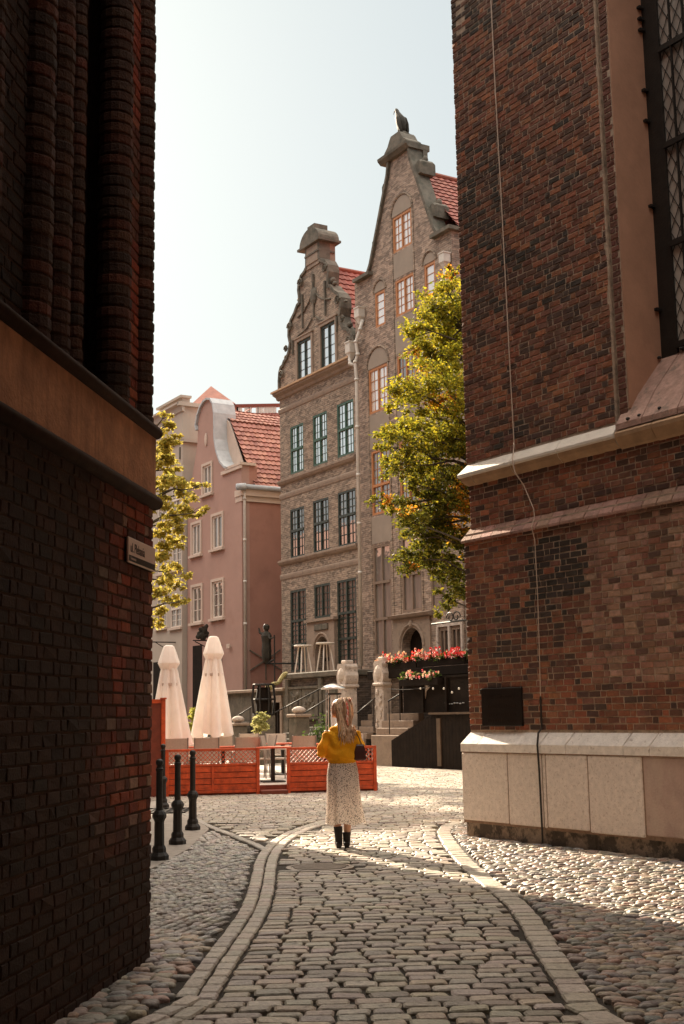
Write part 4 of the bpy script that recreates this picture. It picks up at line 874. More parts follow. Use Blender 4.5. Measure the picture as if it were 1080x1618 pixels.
# row across the street: stands left of the view, mirrored in the lower window panes
oh = thing('terrace_house', 'long brown terrace with plain eaves across the street', 'house', STREET, (25, 17, 0))
mb = MB(); mb.box(4, 60, 17, 27, 0, 11.5); mb.build('wall', MT['pinkside'], oh)
mb = MB(); mb.loft([[(x,16.6,11.4),(x,27.4,11.4),(x,22,15.5)] for x in (3.9, 60.1)]); mb.build('roof', mat('plain_tile', (.3,.1,.06)), oh)
nh = thing('plaster_house', 'grey plastered house standing beside the tall gabled one behind the church', 'house', STREET, (-4, 0, 0))
NW = [(-2.2+dx, -1.1+dx, z, z+1.9) for dx in (0,-2.4,-4.8) for z in (4.2,7.6,11.)]
mb = MB(); mb.pane([(-7.5,0),(.28,0),(.28,15),(-7.5,15)], -.4, -.05, 0, None, [rect(*h) for h in NW]); mb.box(-7.5,.28,-10,-.4,0,15); mb.build('wall', MT['hplaster'], nh)
mb = MB(); mb.loft([[(-7.6,y,15),(.3,y,15),(-3.6,y,18.5)] for y in (.1,-10)]); mb.build('roof', bpy.data.materials['plain_tile'], nh)
for h in NW: win(nh, *h, -.05, MT['whitew'], MT['glass_mid'], 1, 2, (), .08)
# ---------------------------------------------------------------- terraces in front of the doors
T1 = thing('stone_terrace', 'raised brick and stone terrace with dark coping below the green windows', 'terrace', STREET, (4.7, 3.4, 0))
mb = MB(); mb.box(2.6, 6.85, .05, 3.30, 0, 2.9); mb.build('wall', MT['darkbrick'], T1)
mb = MB(); mb.cbox(2.5, 6.95, .05, 3.45, 2.92, 3.12, .03); mb.build('coping', MT['dstone'], T1)
for a in (3.0, 4.5, 5.7):
    w_ = 1.15 if a != 5.7 else .95
    mb = MB(); mb.cbox(a, a+w_, 3.3, 3.36, 1.55, 2.55, .02); mb.box(a-.06,a+w_+.06,3.3,3.4,2.55,2.63); mb.box(a-.06,a+w_+.06,3.3,3.4,1.46,1.55)
    for k in range(10):
        cx, cz = a+rnd.uniform(.2, w_-.2), rnd.uniform(1.75, 2.35); mb.ball((cx,3.37,cz), rnd.uniform(.05,.13), .05, rnd.uniform(.08,.2), 8, rot=Matrix.Rotation(rnd.uniform(-1,1),3,'Y'))
    mb.build('relief_panel', MT['dstone'], T1)
for a in (2.62, 4.28, 6.72):
    mb = MB(); mb.cbox(a-.12, a+.12, 3.3, 3.42, .1, 2.9, .02); mb.build('pilaster', MT['dstone'], T1)
T2 = thing('stone_terrace', 'lower stone terrace wall with dark cellar doorway and pale top edge', 'terrace', STREET, (10, 3.4, 0))
mb = MB(); mb.pane([(6.96,0),(13.4,0),(13.4,2.5),(6.96,2.5)], 2.9, 3.3, 0, None, [[(7.35,.05),(8.5,.05),(8.5,2.1),(7.35,2.1)]]); mb.box(6.96,13.4,.05,2.9,0,2.45); mb.build('wall', MT['dstone'], T2)
mb = MB(); mb.cbox(6.96, 13.5, 2.85, 3.45, 2.5, 2.62, .02); mb.build('coping', MT['mstone'], T2)
mb = MB(); mb.box(7.2,7.35,3.3,3.36,.05,2.3); mb.box(8.5,8.65,3.3,3.36,.05,2.3); mb.box(7.2,8.65,3.3,3.38,2.1,2.35); mb.build('doorcase', MT['mstone'], T2)
mb = MB(); mb.box(7.36,8.49,2.902,2.95,.05,2.09); mb.build('door', MT['darkwood'], T2)
T3 = thing('stone_terrace', 'right hand terrace with dark beam and brick face under the flower boxes', 'terrace', STREET, (-1.5, 3.4, 0))
mb = MB(); mb.box(-7.5, 1.05, .05, 3.3, 0, 2.72); mb.build('wall', MT['darkbrick'], T3)
mb = MB(); mb.cbox(-7.5, 1.1, .05, 3.42, 2.72, 3.0, .02); mb.build('beam', MT['darkwood'], T3)
mb = MB(); mb.box(1.05, 2.6, .05, 2.2, 0, 3.0); mb.build('landing', MT['darkbrick'], T3)
# carved gateposts
def post(px, py_top, s_, label):
    t = thing('gatepost', label, 'stone post', STREET, (s_, 3.38, 0), 'carved stone gateposts')
    mb = MB(); w_ = .28
    mb.cbox(s_-w_, s_+w_, 3.08, 3.68, .0, .5, .02); mb.build('base', MT['mstone'], t)
    mb = MB(); mb.cbox(s_-.24, s_+.24, 3.14, 3.62, .5, 2.5, .03)
    for k in range(14): mb.ball((s_+rnd.uniform(-.18,.18), 3.645, rnd.uniform(.7,2.35)), rnd.uniform(.03,.08), .025, rnd.uniform(.05,.12), 8)
    mb.build('shaft', MT['palestone'], t)
    mb = MB(); mb.cbox(s_-.3, s_+.3, 3.08, 3.68, 2.5, 2.6, .03)
    n = 16
    mb.loft([[(s_+sx*hw, 3.38+sy*.25, z) for sx, sy in ((-1,-1),(1,-1),(1,1),(-1,1))] for hw, z in ((.24,2.6),(.29,2.72),(.31,2.9),(.26,3.02),(.25,3.1),(.27,3.2),(.22,3.3))])
    mb.ball((s_, 3.62, 2.92), .2, .08, .24, 12); mb.build('carved_head', MT['palestone'], t)
    mb = MB(); mb.cbox(s_-.16, s_+.16, 3.22, 3.54, 3.3, 3.42, .03); mb.build('cap', MT['palestone'], t)
post(600, 1040, .1, 'pale carved stone gatepost, the one nearer the flower boxes')
post(549, 1043, 2.42, 'pale carved stone gatepost directly behind the patio heater')
# stairs and rails
def stairs(label, s0, s1, o0, n, rise, going, z0, matl=MT['mstone']):
    t = thing('stone_steps', label, 'steps', STREET, ((s0+s1)/2, o0, 0), 'stone steps up to the terraces')
    for k in range(n):
        mb = MB(); mb.cbox(s0, s1, o0-(k+1)*going if k < n-1 else o0-(k+1)*going-.2, o0-k*going, z0 if k == 0 else z0+k*rise+.003-.003*(k%2), z0+(k+1)*rise, .015); mb.build('step', matl, t)
    return t
stairs('stone steps rising between the two carved gateposts', .8, 2.05, 4.8, 9, .2, .28, 0, MT['mstone'])
stairs('stone steps with pale treads left of the patio heater', 3.3, 5.9, 5.2, 6, .2, .3, 0, MT['dstone'])
stairs('stone steps beneath the pink house wall', 9.4, 12.6, 5.3, 7, .2, .3, 0, MT['dstone'])
def rail(label, p0, p1, posts, r=.022):
    t = thing('handrail', label, 'handrail', STREET, (p0[0], p0[1], 0)); mb = MB(); mb.tube([p0, p1], r, 6); mb.build('top_rail', MT['iron'], t, smooth=True)
    for f in posts:
        p = Vector(p0).lerp(Vector(p1), f); mb = MB(); mb.tube([(p.x,p.y,p.z),(p.x,p.y,max(.0, p.z-1.0))], .016, 6); mb.build('post', MT['iron'], t)
def R2(px, py, o): a = SP(px, py, o); return (a[0], o, a[1])
rail('iron handrail between carved post and dark stall', R2(613,1108,4.6), R2(662,1078,2.4), (.02,.35,.7,.98))
rail('iron handrail sloping up behind the left gatepost', R2(564,1127,5.4), R2(592,1103,3.5), (.05,.9))
rail('iron handrail sloping up left of the patio heater', R2(478,1128,5.6), R2(524,1100,3.5), (.05,.9))
rail('long iron handrail in front of the dark cellar door', R2(434,1126,5.8), R2(506,1088,3.5), (.05,.5,.95))
rail('iron handrail left of the metal lantern frame', R2(372,1133,5.6), R2(397,1117,3.9), (.05,.9))
# bar tables on the terrace
def bar_table(px, label):
    s_, _ = SP(px, 1056, 2.3); t = thing('bar_table', label, 'table', STREET, (s_, 2.3, 3.12), 'white bar tables on the terrace')
    mb = MB(); mb.lathe([(.33,4.16),(.35,4.18),(.35,4.21),(.33,4.22)], s_, 2.3, 16); mb.build('table_top', MT['whitew'], t)
    for sx, sy in ((1,1),(-1,1),(1,-1),(-1,-1)): mb = MB(); mb.bar((s_+sx*.24, 2.3+sy*.24, 3.12), (s_+sx*.12, 2.3+sy*.12, 4.17), .045, .045); mb.build('leg', MT['whitew'], t)
bar_table(479, 'white high table, the left one, beside the tall green window'); bar_table(514, 'white high table in front of the arched door')
# gargoyle spout, lantern statue, wall anchor
a = R2(452,1066,3.4); b = R2(425,1088,4.2); gg = thing('gargoyle_spout', 'mossy carved gargoyle spout sloping from the terrace corner', 'gargoyle', STREET, a)
mb = MB(); A_, B_ = Vector(a), Vector(b); n = 9; mossy = mat('mossy_stone', (.36,.29,.12), rough=.9, noise_amt=.4, nscale=9, bump=.6, stains=((.1,.1,.03), 8., .5, .1, 1))
mb.tube([A_.lerp(B_, k/n)+Vector((0,0,.06*math.sin(k*1.1))) for k in range(n+1)], [.12,.1,.08,.085,.07,.07,.06,.07,.08,.05], 8); mb.build('body', mossy, gg)
mb = MB(); mb.ball(B_+Vector((0,0,.04)), .12, .16, .12, 10); mb.ball(B_+Vector((-.05,.12,-.04)), .05, .1, .04, 8); mb.build('head', mossy, gg)
st = thing('robed_statue', 'dark bronze robed statue with raised arm fixed beside the pink side wall', 'statue', STREET, R2(421,1047,1.2))
sx, sy, sz = R2(421,1047,1.2); k = SP(421,985,1.2)[1]-sz; mb = MB()
mb.loft([[(sx+a_*math.cos(2*PI*i/12)*(1+.12*math.cos(i*3)), sy+b_*math.sin(2*PI*i/12), sz+z_*k) for i in range(12)] for z_, a_, b_ in ((0,.13,.12),(.1,.2,.18),(.3,.22,.2),(.5,.2,.17),(.68,.27,.2),(.76,.2,.15),(.79,.08,.08),(.83,.07,.08),(.86,.11,.12),(.93,.12,.13),(.98,.06,.07))]); mb.build('figure', MT['bronze'], st)
mb = MB(); mb.tube([(sx+.2,sy,sz+.72*k),(sx+.42,sy+.1,sz+.78*k),(sx+.5,sy+.1,sz+.9*k)], [.07,.05,.03], 6); mb.tube([(sx-.2,sy,sz+.7*k),(sx-.4,sy+.05,sz+.6*k),(sx-.75,sy,sz+.62*k)], [.06,.045,.02], 6); mb.build('arm', MT['bronze'], st)
mb = MB(); mb.tube([(sx-.7,sy,sz-1.6),(sx-.7,sy,sz+.68*k)], .03, 6); mb.tube([(sx-.7,sy,sz+.1),(sx,sy,sz-.02)], .04, 6); mb.tube([(sx,sy,sz-.04),(sx-.3,-.2,sz-.04)], .04, 6); mb.build('bracket', MT['iron'], st)
mb = MB(); mb.ball((sx+.12,sy+.02,sz+.9*k), .1, .06, .16, 8); mb.build('visor', MT['steel'], st)
aw = thing('iron_wall_wheel', 'dark iron spoked wheel ornament on the lower pink side wall', 'wall ornament', STREET, (16.5, -.5, 3.2))
wz = 4.1; wy = -.85; mb = MB()
for i in range(6): an = PI*i/3+.5; mb.bar((16.57, wy, wz), (16.57, wy+.9*math.cos(an), wz+.9*math.sin(an)), .035, .05)
mb.build('spokes', MT['dstone'], aw); mb = MB(); mb.ball((16.53,wy,wz),.14); mb.build('hub', MT['iron'], aw)
# barrel-shaped dark lantern frame on a plinth, stone balls, planters
def drum(px, py, o, label):
    a = R2(px, py, o); t = thing('lantern_frame', label, 'lantern', STREET, (a[0], a[1], 0))
    mb = MB(); mb.cbox(a[0]-.3,a[0]+.3,a[1]-.3,a[1]+.3,0,a[2]-.55,.02); mb.build('plinth', MT['dstone'], t)
    for z in (-.5,.0,.5): mb = MB(); mb.lathe([(.36,a[2]+z-.03),(.38,a[2]+z),(.36,a[2]+z+.03)], a[0], a[1], 14); mb.build('ring', MT['iron'], t)
    for i in range(8): an = PI*i/4; mb = MB(); mb.tube([(a[0]+.36*math.cos(an),a[1]+.36*math.sin(an),a[2]-.5),(a[0]+.42*math.cos(an),a[1]+.42*math.sin(an),a[2]),(a[0]+.36*math.cos(an),a[1]+.36*math.sin(an),a[2]+.5)], .03, 5); mb.build('strut', MT['iron'], t)
    mb = MB(); mb.lathe([(.25,a[2]-.48),(.28,a[2]),(.22,a[2]+.4)], a[0], a[1], 12); mb.build('core', MT['darkwood'], t)
drum(416, 1105, 5.6, 'dark round iron lantern frame on a stone plinth left of the cellar door')
def pier(px, pyt, o, label):
    a = R2(px, pyt, o); t = thing('stone_pier', label, 'stone post', STREET, (a[0], a[1], 0))
    mb = MB(); mb.cbox(a[0]-.24,a[0]+.24,a[1]-.24,a[1]+.24,0,a[2]-.1,.03); mb.build('shaft', MT['dstone'], t)
    mb = MB(); mb.cbox(a[0]-.3,a[0]+.3,a[1]-.3,a[1]+.3,a[2]-.1,a[2],.03); mb.build('cap', MT['mstone'], t)
    mb = MB(); mb.lathe([(.1,a[2]),(.2,a[2]+.07),(.22,a[2]+.13),(.14,a[2]+.2),(.04,a[2]+.23)], a[0], a[1], 12); mb.build('finial', MT['palestone'], t, smooth=True)
pier(472, 1128, 6.6, 'dark stone pier with pale capital right of the cellar doorway'); pier(376, 1142, 6.4, 'dark low pier just right of the right parasol')
# ================================================================ trees
def leafmesh(mb, cl, n, size, pal, flat=1., seed=1):
    R = random.Random(seed); tot = sum(c[1]**2 for c in cl)
    for c0, r_ in cl:
        k = max(12, int(n*r_*r_/tot)); sub = []
        for _ in range(max(4, int(9*r_/.5))):                      # smaller tufts inside every cluster
            d = Vector((R.gauss(0,1), R.gauss(0,1), R.gauss(0,1))).normalized()*r_*R.uniform(.35, 1.); d.z *= flat; sub.append((c0+d, r_*R.uniform(.18,.42)))
        for _ in range(k):
            s0, sr = R.choice(sub); p = s0+Vector((R.gauss(0,.5), R.gauss(0,.5), R.gauss(0,.36)*flat))*sr*1.25
            a = Vector((R.gauss(0,1), R.gauss(0,1), R.gauss(0,.55)-.35)).normalized(); b = a.cross(Vector((R.gauss(0,1),R.gauss(0,1),R.gauss(0,1)))).normalized()
            s_ = size*R.uniform(.6, 1.3); m_ = p+a*s_*.5; nn = a.cross(b)*s_*.1
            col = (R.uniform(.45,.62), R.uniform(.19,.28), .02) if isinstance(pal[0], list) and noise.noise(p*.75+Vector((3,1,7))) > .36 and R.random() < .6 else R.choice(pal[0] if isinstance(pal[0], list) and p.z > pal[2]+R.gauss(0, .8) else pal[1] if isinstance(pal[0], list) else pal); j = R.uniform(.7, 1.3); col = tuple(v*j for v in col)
            bb = len(mb.v); mb.v += [tuple(p), tuple(p+a*s_*.28+b*s_*.27+nn), tuple(p+a*s_*.62+b*s_*.24+nn), tuple(p+a*s_), tuple(p+a*s_*.62-b*s_*.24+nn), tuple(p+a*s_*.28-b*s_*.27+nn)]
            mb.f += [(bb,bb+1,bb+2,bb+3),(bb,bb+3,bb+4,bb+5)]; mb.m += [0,0]; mb.c += [col,col]
def limb(mb, a, b, r0, r1, seed, n=7, wob=.12):
    R = random.Random(seed); a, b = Vector(a), Vector(b); L_ = (b-a).length; P = []; 
    for i in range(n+1):
        t = i/n; P.append(a.lerp(b, t)+Vector((R.gauss(0,1),R.gauss(0,1),R.gauss(0,.6)))*wob*L_*.15*math.sin(PI*t)+Vector((0,0,.12*L_*math.sin(PI*t)*.5)))
    mb.tube(P, [r0+(r1-r0)*i/n for i in range(n+1)], 7); return P
def tree(name, label, cat, base, fork, cl, n, size, pal, flat, seed):
    t = thing(name, label, cat, WORLD, base); tr = MB(); R = random.Random(seed)
    P = limb(tr, base, fork, .2, .13, seed, 8, .1); top = Vector(fork)
    tops = sorted(cl, key=lambda c: -c[0].z); lead = limb(tr, top, tops[0][0], .12, .03, seed+1, 8, .15)
    for i, (c0, r_) in enumerate(cl):
        if i % 2 and r_ < .5: continue
        s0 = min(P[3:]+lead, key=lambda p: (p-c0).length+abs(p.z-(c0.z-.8))*1.2); L_ = limb(tr, s0, c0, .05, .012, seed+10+i, 6, .2)
        for k in range(3):
            d = Vector((R.gauss(0,1),R.gauss(0,1),R.gauss(0,.6))).normalized()*r_*.9; limb(tr, L_[-2], c0+d, .014, .005, seed+100+i*3+k, 4, .2)
    tr.build('trunk', MT['bark'], t, fixn=False); mb = MB(); leafmesh(mb, cl, n, size, pal, flat, seed); mb.build('crown', MT['leaf'], t, fixn=False); return t
RT = [(712,425,20),(705,455,22),(690,480,32),(722,490,26),(668,520,30),(706,540,38),(652,556,20),(690,590,42),(646,622,32),(716,625,36),(612,688,22),(640,680,26),(668,690,36),(710,690,40),(628,732,28),(598,706,9),(678,750,42),(716,760,36),
      (604,790,16),(640,800,26),(650,830,28),(694,830,40),(583,796,6),(728,850,30),(662,878,32),(702,900,32),(640,898,18),(730,925,26),(704,948,20),(690,966,10),(655,765,20),(620,640,14),(725,560,30),(690,640,26),(672,720,24),(655,650,18),(700,505,24),(676,560,22),(688,800,30),(680,850,26),(724,700,34),(724,790,30)]
cl = []
R_ = random.Random(5)
for px, py, r_ in RT:
    for k in range(2 if r_ > 20 else 1): Y = 34+R_.uniform(-1.5, 1.5)*(1 if r_ > 14 else .4); cl.append((AY(px+R_.uniform(-3,3), py+R_.uniform(-3,3), Y), r_/CF*34*1.08))
for px, py, r_ in ((770,560,55),(790,640,60),(775,720,60),(800,790,60),(770,870,50),(760,470,40)): cl.append((AY(px, py, 34+R_.uniform(-1,1)), r_/CF*34))
GP1 = [[(.32,.28,.02),(.24,.23,.018),(.40,.33,.025),(.17,.17,.016),(.33,.27,.02),(.46,.37,.03),(.12,.13,.014),(.26,.25,.02)],[(.13,.13,.015),(.09,.10,.012),(.19,.17,.018),(.07,.075,.012),(.24,.2,.02)], 8.3]  # second list darker: the lower crown's shade put into the leaf colour
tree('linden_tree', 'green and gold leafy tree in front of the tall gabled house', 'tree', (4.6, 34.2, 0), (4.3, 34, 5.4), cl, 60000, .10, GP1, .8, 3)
LT = [(262,655,9),(262,710,16),(270,758,20),(258,785,16),(266,826,18),(258,865,16),(262,920,16),(256,965,14),(290,780,12),(300,790,10),(284,925,10),(278,835,12),(266,668,12),(256,690,18),(276,694,14),(250,728,20),(268,742,18),(262,768,18),(286,768,15),(306,767,12),(322,767,7),(252,800,20),(276,808,18),(300,808,15),(320,806,8),(256,840,18),(274,850,16),(250,880,16),(268,902,18),(290,908,11),(252,938,18),(276,948,16),(292,950,8),(248,985,13),(264,722,10),(282,862,8)]
cl = [(AY(px, py, 41+R_.uniform(-1.,1.)), r_/CF*41*1.15) for px, py, r_ in LT]
for px, py, r_ in ((215,690,30),(205,760,40),(190,830,45),(210,900,35),(180,950,30),(225,640,18)): cl.append((AY(px, py, 41+R_.uniform(-1,1)), r_/CF*41))
for q in ((-8.4,36.3,6.4,1.3),(-7.9,37,7.7,1.2),(-8.9,35.3,5.4,1.2),(-7.8,36.2,8.7,.9),(-8.8,37.5,7,1.3),(-9.4,36.5,8,1.2),(-8.8,37,8.8,1.6),(-8.1,37.7,9.8,1.5),(-9.6,36,9.4,1.5),(-9,38,10.6,1.4),(-10.2,37,10.4,1.4),(-8.9,38.5,11.6,1.2)): cl.append((Vector(q[:3]), q[3]))  # unseen clusters added to the crown to shade the ground before the fence
GP2 = [(.42,.36,.07),(.5,.4,.09),(.34,.3,.05),(.46,.36,.06),(.26,.24,.04),(.56,.46,.13),(.38,.27,.04)]
tree('yellow_tree', 'slender tree with layered yellow leaves half hidden by the left corner', 'tree', (-7.2, 41, 0), (-7.0, 41, 3.6), cl, 52000, .13, GP2, .62, 9)
# ================================================================ terrace cafe
def panel(label, a, b, h, wide=.07):
    t = thing('fence_panel', label, 'fence', CAFE, (a, 0, 0), 'red stained fence panels round the cafe')
    for x in (a, b): mb = MB(); mb.cbox(x-.035 if x == a else x-.035, x+.035, -.04, .04, 0, h, .008); mb.build('post', MT['redwood'], t)
    if b-a > 1.: 
        pass
    mb = MB(); mb.cbox(a+.035, b-.035, -.03, .03, h-.05, h, .006); mb.cbox(a+.035, b-.035, -.03, .03, h-.36, h-.31, .006); mb.cbox(a+.035,b-.035,-.03,.03,.06,.12,.006); mb.build('rail', MT['redwood'], t)
    mb = MB(); x0, x1, z0, z1 = a+.035, b-.035, h-.31, h-.05; x = x0-(z1-z0)
    while x < x1:
        for sg in (1, -1):
            xa, za, xb, zb = x, (z0 if sg > 0 else z1), x+(z1-z0), (z1 if sg > 0 else z0)
            if xa < x0: za += (x0-xa)*sg; xa = x0
            if xb > x1: zb -= (xb-x1)*sg; xb = x1
            if xb-xa > .02: mb.bar((xa, .006*sg, za), (xb, .006*sg, zb), .012, .03, up=(0,1,0))
        x += .092
    mb.build('lattice', MT['redwood'], t)
    mb = MB(); n = 4; hh = (h-.36-.12)/n; nx = max(1, round((b-a)/.9))
    for k in range(n):
        for i in range(nx):
            xa = x0+(x1-x0)*i/nx; xb = x0+(x1-x0)*(i+1)/nx; y = -.016 if (k+i) % 2 else -.028; m = 8; V = []
            rows = []
            for q in range(m+1): xx = xa+(xb-xa)*q/m; yy = y*math.sin(PI*q/m)*1.6; rows.append([(xx, yy-.006, .12+hh*k+.007),(xx, yy+.006, .12+hh*k+.007),(xx, yy+.006, .12+hh*(k+1)-.007),(xx, yy-.006, .12+hh*(k+1)-.007)])
            mb.loft(rows)
    bk = MB(); bk.box(x0, x1, -.003, .003, .12, h-.36); bk.build('backing', MT['redwood_d'], t)
    for i in range(1, nx): x = x0+(x1-x0)*i/nx; mb.box(x-.02, x+.02, -.05, -.034, .12, h-.36)
    mb.build('woven_boards', MT['redwood'], t); return t
panel('red fence panel with lattice top, left of the terrace entrance', .0, 1.86, .96)
panel('red fence panel with lattice top, right of the entrance behind the woman', 2.5, 4.33, .95)
t = thing('screen_panel', 'tall red timber screen post at the left end of the terrace fence', 'fence', CAFE, (-.1, .4, 0))
mb = MB(); mb.cbox(-.12,-.03,.05,.16,0,1.98,.01); mb.build('post', MT['redwood'], t)
mb = MB(); mb.box(-.14,-.01,.03,.18,1.98,2.01); mb.box(-2.,-.12,.06,.14,1.9,1.98); mb.build('top_rail', MT['redwood'], t)
mb = MB(); mb.box(-2.,-.12,.09,.11,.1,1.9); mb.build('dark_infill', MT['redwood_d'], t)
t = thing('cafe_deck', 'raised pale timber deck with red-brown front step', 'deck', CAFE, (2, 4, 0))
mb = MB(); y = .1
while y < 10.6: mb.cbox(-.6, 4.4, y, y+.135, .15, .195, .004); y += .14
mb.build('deck_boards', MT['deck'], t); mb = MB(); mb.box(-.6, 4.4, .06, .098, 0, .19); mb.box(4.36, 4.4, .1, 10.6, 0, .15); mb.build('front_board', MT['redwood_d'], t)
mb = MB(); mb.cbox(1.9, 2.46, -.25, .055, .0, .1, .01); mb.build('step', MT['redwood_d'], t)
# chairs
def cafe_pt(px, Y, z=.2):      # point of the cafe frame seen at column px, distance Y
    p = AY(px, 1130, Y); q = CAFE.inverted() @ Vector((p.x, p.y, 0)); return q.x, q.y
def chair():
    t = thing('cafe_chair', 'x', 'chair', CAFE, (0,0,0), 'woven cafe armchairs on the deck')
    mb = MB(); mb.cbox(-.25,.25,-.24,.24,.42,.455,.01); mb.build('seat', MT['weave'], t)
    mb = MB(); mb.loft([[(x, -.235-.10*k-.03*(1-(x/.25)**2), .46+.5*k) for k in (0,.5,1)]+[(x, -.222-.10*k-.03*(1-(x/.25)**2), .46+.5*k) for k in (1,.5,0)] for x in (-.25,-.12,0,.12,.25)]); mb.build('backrest', MT['weave'], t)
    for sx in (-1, 1):
        mb = MB(); mb.tube([(sx*.27,.24,0),(sx*.27,.24,.64)], .016, 6); mb.build('leg', MT['chairmetal'], t)
        mb = MB(); mb.tube([(sx*.27,-.2,0),(sx*.265,-.225,.45),(sx*.26,-.34,.97)], .016, 6); mb.build('leg', MT['chairmetal'], t)
        mb = MB(); mb.cbox(sx*.27-.025,sx*.27+.025,-.27,.26,.64,.665,.008); mb.build('armrest', MT['weave'], t)
    return t
ch0 = chair(); first = [True]
def put_chair(px, Y, rz, label):
    x, y = cafe_pt(px, Y); M = CAFE @ Matrix.Translation((x, y, .195)) @ Matrix.Rotation(rz, 4, 'Z')
    if first[0]: ch0.matrix_world = M; ch0['label'] = label; first[0] = False; return
    dup(ch0, M, label)
put_chair(275, 28.0, .05, 'woven chair back beside the left fence post, under the left parasol')
put_chair(325, 28.1, -.03, 'woven chair directly in front of the right parasol, back to the lane')
put_chair(387, 28.2, .04, 'woven chair at the entrance end of the left fence panel, back to the lane')
put_chair(354, 30.2, PI+.1, 'woven chair between two front chairs, facing the lane beside the right parasol')
put_chair(302, 30.5, PI-.1, 'woven chair seen between the two parasols, facing the lane')
put_chair(409, 29.6, PI/2+.2, 'woven chair turned sideways left of the pedestal table at the entrance')
put_chair(389, 34.0, .1, 'woven chair far back on the deck, highest in the row right of the parasol')
put_chair(440, 32.6, PI+.1, 'woven chair behind the second pedestal table, facing the lane')
put_chair(475, 28.7, .05, 'woven chair behind the right fence panel, left of the woman, back to the lane')
put_chair(436, 29.6, -PI/2-.3, 'woven chair seen in the entrance gap right of the pedestal table')
put_chair(560, 30.5, PI, 'woven chair just behind the woman at her right shoulder')
def ctable():
    t = thing('cafe_table', 'x', 'table', CAFE, (0,0,0), 'pedestal tables on the deck')
    mb = MB(); mb.cbox(-.36,.36,-.36,.36,.715,.75,.008); mb.build('table_top', MT['redwood'], t)
    mb = MB(); mb.cbox(-.045,.045,-.045,.045,.03,.715,.006); mb.build('pedestal', MT['iron'], t)
    mb = MB(); mb.cbox(-.25,.25,-.25,.25,0,.03,.01); mb.build('foot', MT['iron'], t); return t
tb0 = ctable(); ft = [True]
def put_table(px, Y, label):
    x, y = cafe_pt(px, Y); M = CAFE @ Matrix.Translation((x, y, .195))
    if ft[0]: tb0.matrix_world = M; tb0['label'] = label; ft[0] = False; return
    dup(tb0, M, label)
put_table(430, 27.9, 'black pedestal table standing in the entrance gap of the fence')
put_table(293, 29.2, 'pedestal table between the chairs under the left parasol')
put_table(352, 29.0, 'pedestal table behind the front chairs under the right parasol')
put_table(446, 31.4, 'small red-topped table behind the entrance table')
put_table(512, 30.4, 'dark red table top just left of the woman behind the fence')
# closed parasols
def parasol(px, Y, ztip, label, wid):
    x, y = cafe_pt(px, Y); t = thing('closed_parasol', label, 'parasol', CAFE, (x, y, .195), 'closed cream parasols')
    mb = MB(); mb.tube([(x,y,.2),(x,y,ztip-.1)], .028, 8); mb.build('pole', MT['steel'], t)
    mb = MB(); mb.cbox(x-.3,x+.3,y-.3,y+.3,.2,.29,.02); mb.build('base', MT['iron'], t)
    mb = MB(); R = random.Random(px); ph = [R.uniform(0, 6.28) for _ in range(5)]
    def fold(a, j): return -.02+(.10+.34*min(1, j*1.1))*(abs(math.sin(4*a+ph[0]))**.6-.7)*1.5+.12*(.3+j)*math.sin(3*a+ph[1])+.07*(.3+j)*math.sin(9*a+ph[2])
    prof = [(wid, ztip-2.32),(wid*1.0, ztip-2.28),(wid*.86, ztip-1.8),(wid*.66, ztip-1.2),(wid*.45, ztip-.62),(wid*.36, ztip-.45)]
    N_ = 72; rows = []
    for j, (r_, z) in enumerate(prof):
        f = 1-j/(len(prof)-1)
        rows.append([(x+r_*(1+fold(2*PI*k/N_, f))*math.cos(2*PI*k/N_), y+r_*(1+fold(2*PI*k/N_, f))*math.sin(2*PI*k/N_), z+(.05*math.sin(5*2*PI*k/N_+ph[3]) if j < 2 else 0)) for k in range(N_)])
    mb.loft(rows, cap=False); mb.build('canopy', MT['canvas'], t, smooth=True)
    mb = MB(); mb.lathe([(wid*.36,ztip-.62),(wid*.58,ztip-.42),(wid*.56,ztip-.38),(wid*.38,ztip-.14),(wid*.28,ztip-.03),(wid*.16,ztip)], x, y, 8); mb.build('hood', MT['canvas'], t); mb = MB(); mb.lathe([(wid*.52,ztip-.95),(wid*.53,ztip-.93),(wid*.53,ztip-.90),(wid*.52,ztip-.88)], x, y, 24); mb.build('strap', MT['pinktrim'], t)
    return t
parasol(337, 30.2, 3.50, 'closed cream parasol right of the other one, standing in front of the pink house', .43)
parasol(266, 29.6, 3.27, 'closed cream parasol beside the dark brick corner at left', .44)
# patio heater
x, y = cafe_pt(527, 31); t = thing('patio_heater', 'steel patio heater with round pale hood behind the woman', 'heater', CAFE, (x, y, .2))
mb = MB(); mb.lathe([(.3,2.22),(.31,2.24),(.22,2.30),(.1,2.34),(.02,2.35)], x, y, 20); mb.build('hood', MT['steel'], t, smooth=True)
mb = MB(); mb.lathe([(.075,1.0),(.075,2.1)], x, y, 14); mb.build('burner_tube', MT['zincpale'], t)
for sx, sy in ((1,1),(-1,1),(1,-1),(-1,-1)): mb = MB(); mb.tube([(x+sx*.17,y+sy*.17,.95),(x+sx*.15,y+sy*.15,2.24)], .012, 6); mb.build('upright', MT['steel'], t)
mb = MB(); mb.loft([[(x+sx*w_,y+sy*w_,z) for sx, sy in ((-1,-1),(1,-1),(1,1),(-1,1))] for w_, z in ((.26,.2),(.26,.3),(.19,.95),(.17,1.0))]); mb.build('base', MT['steel'], t)
mb = MB(); mb.cbox(x-.17,x+.17,y-.17,y+.17,2.08,2.12,.01); mb.build('upper_plate', MT['iron'], t)
